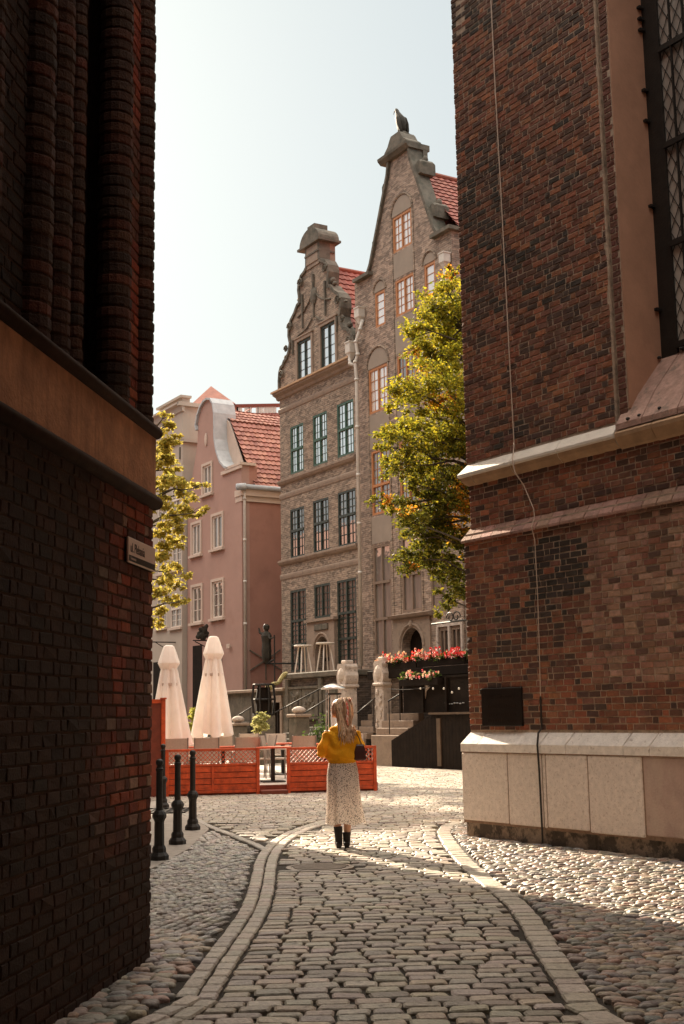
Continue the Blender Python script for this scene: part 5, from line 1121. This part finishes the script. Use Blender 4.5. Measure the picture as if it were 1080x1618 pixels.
# ================================================================ bollards
def bollard():
    t = thing('bollard', 'x', 'bollard', WORLD, (0,0,0), 'black cast iron bollards along the pavement')
    mb = MB(); mb.lathe([(.11,0),(.11,.05),(.095,.07),(.078,.09),(.078,.13),(.064,.16)], 0, 0, 8); mb.build('foot', MT['iron'], t)
    mb = MB(); mb.lathe([(.058,.15),(.055,.42),(.066,.45),(.08,.47),(.082,.5),(.064,.53),(.042,.55)], 0, 0, 8); mb.build('pedestal', MT['iron'], t)
    mb = MB(); mb.lathe([(.04,.54),(.038,.98),(.045,.99),(.045,1.01),(.036,1.02),(.034,1.04)], 0, 0, 14); mb.build('shaft', MT['iron'], t, smooth=False)
    mb = MB(); mb.lathe([(.018,1.035),(.038,1.05),(.046,1.075),(.041,1.1),(.025,1.115),(.004,1.12)], 0, 0, 14); mb.build('knob', MT['iron'], t, smooth=True); return t
b0 = bollard()
for i, (px, py, lb) in enumerate(((251,1362,'black iron bollard nearest to us, close to the brick corner'),(280,1337,'black iron bollard, the middle one of the three fully seen'),(304,1314,'black iron bollard standing in front of the red fence panel'),(257,1278,'black iron bollard beside the drain grate, mostly hidden by a nearer one'))):
    x, y = GP(px, py); M = Matrix.Translation((x, y, .02))
    if i == 0: b0.matrix_world = M; b0['label'] = lb
    else: dup(b0, M, lb)
# ================================================================ flower boxes, dark stall, string lights
def flowers(label, s0, s1, o, z, n, pal, w_=.22, boxm='darkwood', hgt=.28):
    t = thing('flower_box', label, 'flower box', STREET, ((s0+s1)/2, o, z)); mb = MB(); mb.cbox(s0, s1, o-w_/2, o+w_/2, z, z+.2, .01); mb.build('trough', MT[boxm], t)
    cl_ = [(Vector((s0+(s1-s0)*(k+.5)/8, o, z+.26)), .2) for k in range(8)]; mb = MB(); leafmesh(mb, cl_, 1100, .09, [(.05,.08,.015),(.03,.05,.012),(.08,.1,.02)], .7, int(n)); mb.build('foliage', MT['leaf'], t, fixn=False)
    mb = MB(); R = random.Random(n)
    for k in range(n):
        u = R.random(); c0 = Vector((s0+(s1-s0)*u, o+R.uniform(-.14,.2), z+.22+R.uniform(0, hgt)*(.75+.45*math.sin(u*17+n)))); col = pal(u, R); r_ = R.uniform(.035,.06)
        for q in range(6):
            an = q*PI/3+R.uniform(0,.6); d = Vector((math.cos(an), R.uniform(.1,.7), math.sin(an)))
            mb.add([c0, c0+d*r_+Vector((0,.02,.0)), c0+Vector((math.cos(an+.8),.5,math.sin(an+.8)))*r_*.95], [(0,1,2)], 0, jit(col,.15))
    mb.build('blossoms', MT['petal'], t, fixn=False)
def pal1(u, R):
    if u < .14 or .86 < u: return R.choice([(.75,.03,.03),(.8,.08,.05)])
    return R.choice([(.75,.5,.28),(.75,.4,.22),(.6,.06,.04),(.7,.2,.15),(.8,.6,.4),(.55,.05,.04)])
# u runs away from us, so the red end is the low end
flowers('long box of red and cream begonias on the terrace beam, left half', -1.75, .55, 3.3, 3.0, 240, lambda u, R: pal1(1-u*.9, R))
flowers('long box of red blossoms on the terrace beam beside the church', -4.3, -1.8, 3.3, 3.02, 230, lambda u, R: R.choice([(.55,.015,.015),(.62,.04,.04),(.7,.2,.16),(.5,.02,.025)]) if u < .8 else pal1(.5, R))
stl = thing('market_stall', 'dark timber stall with counter board standing against the terrace at right', 'stall', STREET, (-2, 4.6, 0))
g0 = SI @ Vector((*GP(617,1203.6), 0)); g1 = SI @ Vector((*GP(727,1209.4), 0)); so_ = 4.35
mb = MB(); xs = -4.6
SL = SP(619,1190,4.35)[0]; SM = SP(681,1128,4.35)[0]; xs = -6.4
def ht(x): return 1.56 if x < SM else 1.56-.75*(x-SM)/(SL-SM)
while xs < SL-.1: mb.add([(xs,so_-.03,.02),(xs+.16,so_-.03,.02),(xs+.16,so_,.02),(xs,so_,.02),(xs,so_-.03,ht(xs)),(xs+.16,so_-.03,ht(xs+.16)),(xs+.16,so_,ht(xs+.16)),(xs,so_,ht(xs))],[(0,3,2,1),(4,5,6,7),(0,1,5,4),(1,2,6,5),(2,3,7,6),(3,0,4,7)]); xs += .168
mb.box(-6.4,SM,so_-.06,so_-.032,0,1.55); mb.box(SM,SL,so_-.06,so_-.032,0,.78); mb.build('front_boards', MT['darkwood'], stl)
mb = MB(); mb.box(-6.4,SM+.03,so_-.35,so_+.08,1.56,1.62); mb.build('counter', MT['midwood'], stl)
mb = MB(); mb.box(-6.4,-1.9,so_-.45,so_-.35,1.62,2.62); mb.box(-6.4,-1.8,so_-1.,so_-.3,2.62,2.68); mb.build('back_board', MT['darkwood'], stl)
for s_ in (-1.9, -3.1, -4.3): mb = MB(); mb.box(s_-.04, s_+.04, so_-.3, so_-.22, 1.62, 2.62); mb.build('post', MT['darkwood'], stl)
bs = SP(694,1160,so_)[0]; mb = MB(); mb.box(bs-.09,bs+.09,so_,so_+.04,.1,1.45); mb.build('batten', MT['midwood'], stl)
t = thing('stone_steps', 'short bright-edged steps behind the slanting end of the dark stall', 'steps', STREET, (-.6, 4.2, 0), 'stone steps up to the terraces')
for k in range(4): mb = MB(); mb.cbox(-2.2, -.42, 4.05-.2*k, 4.27-.2*k, 0, .95+.22*k, .012); mb.build('step', MT['mstone'], t)
mb = MB(); a = R2(701,1110,4.1)
for k in range(7): mb.ball((a[0]-k*.14, 4.02, a[2]-.03+rnd.uniform(-.02,.02)), .05, .04, .02, 6)
tag(mb.build('glass_row', MT['zinc'], None, STREET, a), 'row of small dim glasses on a shelf inside the dark stall', 'glasses', kind='stuff')
flowers('hanging box with pink and cream blossoms above the string lights', -4.1, -2.1, 4.15, 2.42, 70, lambda u, R: R.choice([(.85,.55,.35),(.8,.12,.14),(.85,.5,.35)]), hgt=.2)
t = thing('string_lights', 'string of small pale bulbs along the front of the dark stall', 'string lights', STREET, (-2.2, 4.5, 2.3))
mb = MB(); pts = [(-4.0+2.3*k/12, 4.42, 2.36-.05*math.sin(PI*k/12)) for k in range(13)]; mb.tube(pts, .008, 5); mb.build('wire', MT['iron'], t)
for px in (664,684,701,714,725):
    a = SP(px, 1088 if px != 714 else 1094, 4.42); mb = MB(); mb.ball((a[0], 4.42, a[1]), .03, .03, .036, 8); mb.build('bulb', MT['bulb'], t, smooth=True)
a = R2(672,1091,4.0); mb = MB(); mb.loft([[(a[0]+x*k, 4.0+.03*q, a[2]+z*k) for x, z in ((-.25,.1),(0,.22),(.25,.2),(.1,.05),(.12,-.1),(.0,-.25),(-.05,-.02))] for q, k in ((0,1),(1,.9))])
tag(mb.build('paper_ornament', MT['pinktrim'], None, STREET, a), 'pale torn paper shape pinned beside the handrail on the dark stall', 'ornament')
x, y = GP(636,1205); mb = MB()
for k in range(5): mb.ball((x-.35+k*.24, y+rnd.uniform(-.05,.05), .07), .2, .14, .05+.01*(k%2), 10, rot=Matrix.Rotation(rnd.uniform(-.2,.2),3,'Y'))
tag(mb.build('folded_cloth', mat('pale_cloth',(.6,.42,.34),rough=.9,noise_amt=.3,nscale=9), None, WORLD, (x, y, .02), smooth=True), 'crumpled pinkish cloth lying on the ground beside the gatepost', 'cloth')
a = R2(726,984,4.6); t = thing('bracket_sign', 'wrought iron sign bracket reaching out over the flower boxes', 'bracket', STREET, a)
mb = MB(); z_ = SP(700,984,4.2)[1]; mb.tube([(a[0]-1.2,4.2,z_),(SP(682,984,4.2)[0],4.2,z_)], .03, 6); mb.build('bar', MT['iron'], t)
mb = MB(); c_ = SP(716,980,4.2)[0]
for sg in (1,-1): mb.tube([(c_+sg*.2*(1-i/20)*math.cos(i*.5)+sg*.15, 4.2, z_+.13+.17*(1-i/20)*math.sin(i*.5)) for i in range(15)], .018, 5)
mb.build('scroll', MT['iron'], t)
# small planters and shrubs on the square
def planter(px, py, Y, label, pal, r_=.3, h=.5):
    p = AY(px, py, Y); t = thing('planter', label, 'planter', WORLD, (p.x, p.y, 0)); mb = MB(); mb.lathe([(r_*.7,0),(r_,h-.05),(r_*1.05,h)], p.x, p.y, 12); mb.build('pot', MT['dstone'], t)
    mb = MB(); leafmesh(mb, [(Vector((p.x,p.y,h+(p.z-h)*.5)), r_*1.3),(Vector((p.x,p.y,p.z-.1)), r_)], 700, .1, pal, 1., int(px)); mb.build('foliage', MT['leaf'], t, fixn=False)
planter(508, 1140, 36, 'dark leafy shrub in a pot between the steps and the heater', [(.04,.06,.015),(.06,.09,.02),(.03,.045,.012)], .45, .5)
planter(409, 1126, 38, 'pale grassy plant in a pot behind the chairs at the entrance', [(.42,.4,.16),(.3,.3,.1),(.5,.46,.22)], .22, .9)
planter(306, 1124, 37, 'yellowish plant in a pot between the two parasols', [(.4,.38,.08),(.3,.3,.06)], .2, .9)
# ================================================================ the woman
def remesh(o, vox, it=2):
    m = o.modifiers.new('r', 'REMESH'); m.mode = 'VOXEL'; m.voxel_size = vox; m.use_smooth_shade = True
    s_ = o.modifiers.new('s', 'SMOOTH'); s_.iterations = it; s_.factor = .5
    dg = bpy.context.evaluated_depsgraph_get(); me = bpy.data.meshes.new_from_object(o.evaluated_get(dg)); me.name = o.name
    ms = list(o.data.materials); o.modifiers.clear(); o.data = me; me.polygons.foreach_set('use_smooth', [True]*len(me.polygons)); return o
WX, WY = GP(543, 1343)
pw = thing('person', 'woman seen from behind in mustard sweater, long dotted skirt and black ankle boots', 'person', WORLD, (WX, WY, .02))
OFF[pw.name] = (0,0,0)
def ell(cx, cy, z, a, b, n=20, tx=0., ty=0.): return [(cx+a*math.cos(2*PI*k/n), cy+b*math.sin(2*PI*k/n), z+tx*math.cos(2*PI*k/n)+ty*math.sin(2*PI*k/n)) for k in range(n)]
HC = Vector((-.045, .035, 1.655)); FD = Vector((-.86, .5, -.04)).normalized(); HR = Matrix.Rotation(math.atan2(FD.y, FD.x), 3, 'Z')
def hp(x, y, z): return HC+HR @ Vector((x, y, z))
mb = MB()
mb.loft([ell(0,0,.90,.165,.115),ell(0,0,.98,.155,.11),ell(0,.01,1.08,.125,.095),ell(0,.01,1.2,.145,.105),ell(0,0,1.32,.155,.11),ell(0,0,1.40,.16,.085),ell(0,0,1.44,.10,.065),ell(-.005,.0,1.475,.055,.055),ell(-.015,.008,1.53,.048,.05),ell(-.03,.02,1.6,.05,.055)])
for sx, kx, ky, ax, ay in ((-.085,-.085,.02,-.06,-.03),(.085,.06,.03,.035,.02)):
    mb.tube([(sx,0,.93),(sx*1.0,.0,.8),(kx,ky,.48),(kx*.95,ky-.02,.36),(ax,ay-.01,.12),(ax,ay,.04)], [.1,.09,.056,.052,.036,.038], 12)
    mb.tube([(ax,ay-.03,.05),(ax*1.1,ay+.06,.045),(ax*1.2,ay+.16,.03)], [.035,.035,.022], 10)
# head: skull, jaw, nose, chin, ears
mb.ball(hp(-.015,0,.02), .095, .075, .098, 18, rot=HR); mb.ball(hp(.02,0,-.035), .066, .058, .078, 16, rot=HR); mb.ball(hp(.062,0,-.088), .022, .024, .02, 10, rot=HR)
mb.loft([[tuple(hp(x+.0, y*w_, z)) for y, x2 in ((-1,0),(1,0),(.5,.0),(-.5,.0)) for x in ([x0] if abs(y) == 1 else [x0+d])] for x0, d, w_, z in ((.078,.008,.008,.022),(.082,.018,.012,-.0),(.08,.03,.017,-.026),(.074,.012,.012,-.036))])
mb.ball(hp(.074,0,-.052), .012, .022, .007, 8, rot=HR); mb.ball(hp(.072,0,-.064), .012, .019, .007, 8, rot=HR)
for s_ in (1,-1): mb.ball(hp(-.005, s_*.076, -.012), .018, .01, .03, 8, rot=HR)
def arm(S_, E_, W_, F_):
    S_, E_, W_, F_ = map(Vector, (S_, E_, W_, F_)); mb.tube([S_, S_.lerp(E_,.5), E_, E_.lerp(W_,.5), W_], [.05,.044,.037,.033,.024], 10)
    d = (F_-W_).normalized(); up = Vector((0,0,1)); sd = d.cross(up).normalized(); nu = sd.cross(d).normalized()
    mb.loft([[tuple(W_+d*t+sd*(w_*c)+nu*(h_*s)) for c, s in ((-1,-.5),(-.5,-1),(.5,-1),(1,-.5),(1,.5),(.5,1),(-.5,1),(-1,.5))] for t, w_, h_ in ((-.01,.022,.016),(.03,.034,.015),(.07,.038,.013),(.085,.036,.011))])
    for k in range(4):
        b0_ = W_+d*.08+sd*(-.028+.0187*k); L_ = (.062,.075,.07,.055)[k]; mb.tube([b0_-d*.02, b0_+d*L_*.4-nu*.004, b0_+d*L_*.72-nu*.02, b0_+d*L_*.85-nu*.04], [.0085,.0085,.0078,.0065], 8)
    b0_ = W_+d*.02-sd*.026; mb.tube([b0_, b0_+d*.03-sd*.022-nu*.01, b0_+d*.06-sd*.026-nu*.02], [.011,.0095,.007], 8)
arm((-.165,0,1.385), (-.25,-.03,1.13), (-.10,.17,1.10), (-.02,.25,1.12)); arm((.165,0,1.385), (.215,-.02,1.14), (.16,.17,1.20), (.12,.22,1.28))
body = mb.build('body', MT['skin'], pw); remesh(body, .0065, 2)
for s_ in (1,-1): mb = MB(); mb.ball(hp(.07, s_*.03, .012), .013, .014, .009, 8); mb.build('eye', MT['bulb'], pw)
for s_ in (1,-1): mb = MB(); mb.tube([hp(.075,s_*.015,.034),hp(.076,s_*.03,.04),hp(.062,s_*.046,.034)], .003, 5); mb.build('eyebrow', MT['bark'], pw)
mb = MB(); mb.ball(hp(.081,0,-.058), .008, .018, .009, 8, rot=HR); mb.build('mouth', mat('lips', (.5,.13,.1), rough=.4, uniform=True, bump=0), pw)
# sweater
mb = MB()
mb.loft([ell(0,0,1.0,.165,.13,28),ell(0,0,1.045,.172,.136,28),ell(0,0,1.065,.205,.16,28),ell(0,0,1.14,.208,.155,28),ell(0,-.005,1.27,.195,.14,28),ell(0,0,1.36,.19,.118,28),ell(0,0,1.415,.155,.095,28),ell(0,0,1.45,.09,.075,28),ell(-.005,.0,1.475,.066,.064,28)])
for S_, E_, W_ in (((-.15,0,1.37),(-.25,-.03,1.135),(-.115,.15,1.10)),((.15,0,1.37),(.225,-.025,1.14),(.165,.15,1.19))):
    S_, E_, W_ = map(Vector, (S_, E_, W_)); mb.tube([S_, S_.lerp(E_,.35), S_.lerp(E_,.75), E_, E_.lerp(W_,.35), E_.lerp(W_,.8), W_], [.068,.070,.070,.066,.062,.05,.036], 16)
sw = mb.build('sweater', MT['knit'], pw); remesh(sw, .011, 2)
for v in sw.data.vertices:                                         # soft knit folds
    p = v.co; k = .008*noise.noise(Vector((p.x*9, p.y*9, p.z*13)))+.008*math.sin(p.z*46+p.x*12+4*noise.noise(p*5)); v.co = p+v.normal*k*(1 if p.z > 1.05 else .2)
# skirt
mb = MB(); rows = []; N_ = 96; R = random.Random(3); ph = [R.uniform(0, 6.28) for _ in range(6)]
for z, a, b, cx in ((1.05,.15,.115,0),(1.0,.168,.125,0),(.93,.182,.135,0),(.85,.19,.14,0),(.7,.195,.15,.002),(.55,.203,.16,.006),(.42,.215,.17,.012),(.34,.228,.18,.018),(.29,.236,.185,.022)):
    f = min(1, max(0, (1.0-z)/.7)); r = []
    for k in range(N_):
        an = 2*PI*k/N_; q = 1+f*(.05*math.sin(7*an+ph[0])+.035*math.sin(11*an+ph[1])+.03*math.sin(4*an+ph[2]))+.01*math.sin(17*an+ph[3]); r.append((cx+a*q*math.cos(an), b*q*math.sin(an), z+f*.012*math.sin(5*an+ph[4])))
    rows.append(r)
mb.loft(rows, cap=False); mb.build('skirt', MT['skirt'], pw, smooth=True)
mb = MB(); mb.loft([[(p[0], p[1], p[2]+.0) for p in ell(0,0,z,a,b,40)] for z, a, b in ((1.02,.164,.124),(1.055,.155,.118))], cap=False); mb.build('waistband', MT['skirt'], pw)
# boots
for ax, ay, kx, ky in ((-.06,-.03,-.083,.0),(.035,.02,.045,.025)):
    mb = MB(); 
    mb.tube([(ax+(kx-ax)*.0,ay,.06),(ax,ay-.01,.12),(ax+(kx-ax)*.25,ay-.01,.19 if ax > 0 else .26)], [.047,.045,.055], 14)
    mb.tube([(ax,ay-.045,.07),(ax,ay-.0,.062),(ax+.004,ay+.07,.045),(ax+.008,ay+.14,.033),(ax+.01,ay+.175,.028)], [.036,.045,.042,.036,.02], 12)
    mb.loft([[(ax+sx*w_, ay-.05+sy*w_*.9, z) for sx, sy in ((-1,-1),(1,-1),(1,1),(-1,1))] for w_, z in ((.024,0),(.03,.05),(.034,.075))])
    bt = mb.build('boot', MT['suede'], pw); remesh(bt, .007, 3)
# hair: cap and many strands
mb = MB(); HCOL = [(.72,.45,.28),(.84,.58,.38),(.55,.32,.18),(.92,.68,.48),(.36,.2,.11)]
mb.ball(hp(-.032,0,.03), .090, .080, .092, 20, 0, (.55,.36,.21), rot=HR)
R = random.Random(11); TOP = Vector((.035, -.03, 1.762))
for k in range(330):
    an = R.uniform(-1.75, 1.75); ph_ = R.uniform(.12, 1.45)                # over the crown, gathered or falling
    q = hp(-.03-.094*math.cos(an)*math.sin(ph_), .083*math.sin(an)*math.sin(ph_), .03+.096*math.cos(ph_))
    if R.random() < .38:                                                # brushed up into the tail
        path = [q, q.lerp(TOP,.5)+(q.lerp(TOP,.5)-HC).normalized()*.016, TOP]; rr = [.005,.006,.004]
    else:
        lx = max(-.10, min(.125, (q.x-HC.x)*1.15+R.gauss(.015,.03))); zl = 1.25+R.uniform(-.05,.16)+.5*abs(lx-.01)
        yb = -.115-R.uniform(0,.045)
        path = [q, q+Vector(((q.x-HC.x)*.12,(q.y-HC.y)*.12-.005,-.05)), Vector((HC.x+lx*.6+.03, min(q.y,-.03)*.7-.04, 1.53)), Vector((lx*.9+.008, yb+.015, 1.41)), Vector((lx*1.0+R.gauss(.01,.012), yb-.01, 1.33)), Vector((lx+R.gauss(.012,.016), yb-.012, zl))]
        rr = [.004,.006,.0075,.0075,.006,.002]
    pp = smooth_line3(path) if False else path
    mb.tube(pp, rr, 5, 0, jit(R.choice(HCOL), .15), cap=False)
for k in range(46):                                                     # the tail itself, falling to the right
    o_ = Vector((R.gauss(0,.015), R.gauss(0,.015), R.gauss(0,.008)))
    mb.tube([TOP+o_*.4, TOP+Vector((.035,-.03,.012))+o_, TOP+Vector((.06,-.06,-.07))+o_*1.3, TOP+Vector((.062,-.075,-.19))+o_*1.5, TOP+Vector((.055+R.gauss(0,.012),-.09,-.33+R.uniform(-.06,.05)))], [.005,.007,.007,.006,.002], 5, 0, jit(R.choice(HCOL[:4]), .15), cap=False)
mb.build('hair', MT['hair'], pw, smooth=True, fixn=False)
mb = MB(); mb.lathe([(.022,-.012),(.03,0),(.022,.012)], 0, 0, 12); mb.v = [tuple(Vector(v)+TOP+Vector((.012,-.012,.006))) for v in mb.v]; mb.tube([TOP+Vector((.02,-.03,.0)),TOP+Vector((.035,-.085,-.06)),TOP+Vector((.04,-.115,-.15)),TOP+Vector((.03,-.12,-.24)),TOP+Vector((.042,-.125,-.31))], [.012,.017,.014,.019,.008], 8, flat=.5)
mb.tube([TOP+Vector((.02,-.03,.0)),TOP+Vector((.065,-.07,-.01)),TOP+Vector((.10,-.08,.015))], [.012,.016,.006], 8, flat=.5); mb.build('hair_scarf', MT['scarf'], pw, smooth=True)
# shoulder bag, carried
bg_ = thing('shoulder_bag', 'dark burgundy shoulder bag hanging at the right side of the woman', 'bag', WORLD, (WX+.215, WY-.06, 1.06)); OFF[bg_.name] = (.215, -.06, 1.04)
mb = MB(); mb.loft([[(.215+sx*w_, -.075+sy*d_, z) for sx, sy in ((-1,-.7),(-.8,-1),(.8,-1),(1,-.7),(1,.7),(.8,1),(-.8,1),(-1,.7))] for w_, d_, z in ((.058,.045,1.035),(.075,.055,1.05),(.068,.05,1.14),(.05,.035,1.205),(.04,.022,1.225))])
mb.build('bag_body', MT['bag'], bg_)
mb = MB(); mb.tube([(.235,-.085,1.215),(.205,-.14,1.3),(.155,-.125,1.4),(.125,-.03,1.452),(.14,.08,1.4),(.2,.09,1.28),(.245,-.05,1.215)], [.007]*7, 6, flat=.6); mb.build('strap', MT['bag'], bg_)
# ================================================================ sky, sun, camera
S = bpy.context.scene
w = bpy.data.worlds.new('World'); S.world = w; w.use_nodes = True; nt = w.node_tree; N = nt.nodes; L = nt.links
SUN_D = Vector((-.447, .894, 0)).normalized(); SUN_E = math.radians(28)
sk = N.new('ShaderNodeTexSky'); sk.sky_type = 'NISHITA'; sk.sun_disc = False; sk.sun_elevation = SUN_E
sk.sun_rotation = math.atan2(SUN_D.x, SUN_D.y); sk.air_density = 1.; sk.dust_density = 2.5; sk.ozone_density = 1.
hs = N.new('ShaderNodeHueSaturation'); hs.inputs['Saturation'].default_value = 1.0; L.new(sk.outputs[0], hs.inputs['Color'])
tn = N.new('ShaderNodeMixRGB'); tn.blend_type = 'MULTIPLY'; tn.inputs[0].default_value = 1; tn.inputs[2].default_value = (1, 1, 1, 1); L.new(hs.outputs[0], tn.inputs[1])
gm = N.new('ShaderNodeGamma'); gm.inputs[1].default_value = .30; L.new(tn.outputs[0], gm.inputs[0])
sc = N.new('ShaderNodeVectorMath'); sc.operation = 'SCALE'; sc.inputs['Scale'].default_value = .72; L.new(gm.outputs[0], sc.inputs[0])
# added fill light: the unseen sky near the zenith is brightened and warmed
tcw = N.new('ShaderNodeTexCoord'); sxz = N.new('ShaderNodeSeparateXYZ'); L.new(tcw.outputs['Generated'], sxz.inputs[0])
mrz = N.new('ShaderNodeMapRange'); mrz.interpolation_type = 'SMOOTHSTEP'; L.new(sxz.outputs[2], mrz.inputs[0]); mrz.inputs[1].default_value = .535; mrz.inputs[2].default_value = .74; mrz.inputs[3].default_value = 0.; mrz.inputs[4].default_value = 1.
cl_ = N.new('ShaderNodeMixRGB'); cl_.inputs[1].default_value = (.925, 1.0, .985, 1); cl_.inputs[2].default_value = (7.6, 6.25, 4.75, 1); L.new(mrz.outputs[0], cl_.inputs[0])
scz = N.new('ShaderNodeVectorMath'); scz.operation = 'MULTIPLY'; L.new(sc.outputs[0], scz.inputs[0]); L.new(cl_.outputs[0], scz.inputs[1])
bg = N['Background']; L.new(scz.outputs[0], bg.inputs[0]); bg.inputs[1].default_value = .12
sl = bpy.data.lights.new('sun', 'SUN'); sl.energy = 2.8; sl.angle = math.radians(.5); sl.color = (1, .83, .62)
so = bpy.data.objects.new('sun', sl); C.objects.link(so)
sd = SUN_D*math.cos(SUN_E)+Vector((0,0,math.sin(SUN_E))); so.rotation_euler = sd.to_track_quat('Z', 'Y').to_euler(); so.location = (-20, 60, 30)
cam = bpy.data.cameras.new('camera'); cam.sensor_fit = 'VERTICAL'; cam.sensor_height = 36; cam.sensor_width = 24; cam.lens = CF/1618*36; cam.clip_end = 2000; cam.clip_start = .05
co = bpy.data.objects.new('camera', cam); C.objects.link(co)
R3 = Matrix((_r, _u, -_f)).transposed(); co.matrix_world = Matrix.Translation((0, 0, CZ)) @ R3.to_4x4(); S.camera = co
S.view_settings.view_transform = 'Standard'; S.view_settings.look = 'None'; S.view_settings.exposure = 2.4; S.view_settings.gamma = 1
S.cycles.use_denoising = True; S.cycles.max_bounces = 8; S.cycles.diffuse_bounces = 4
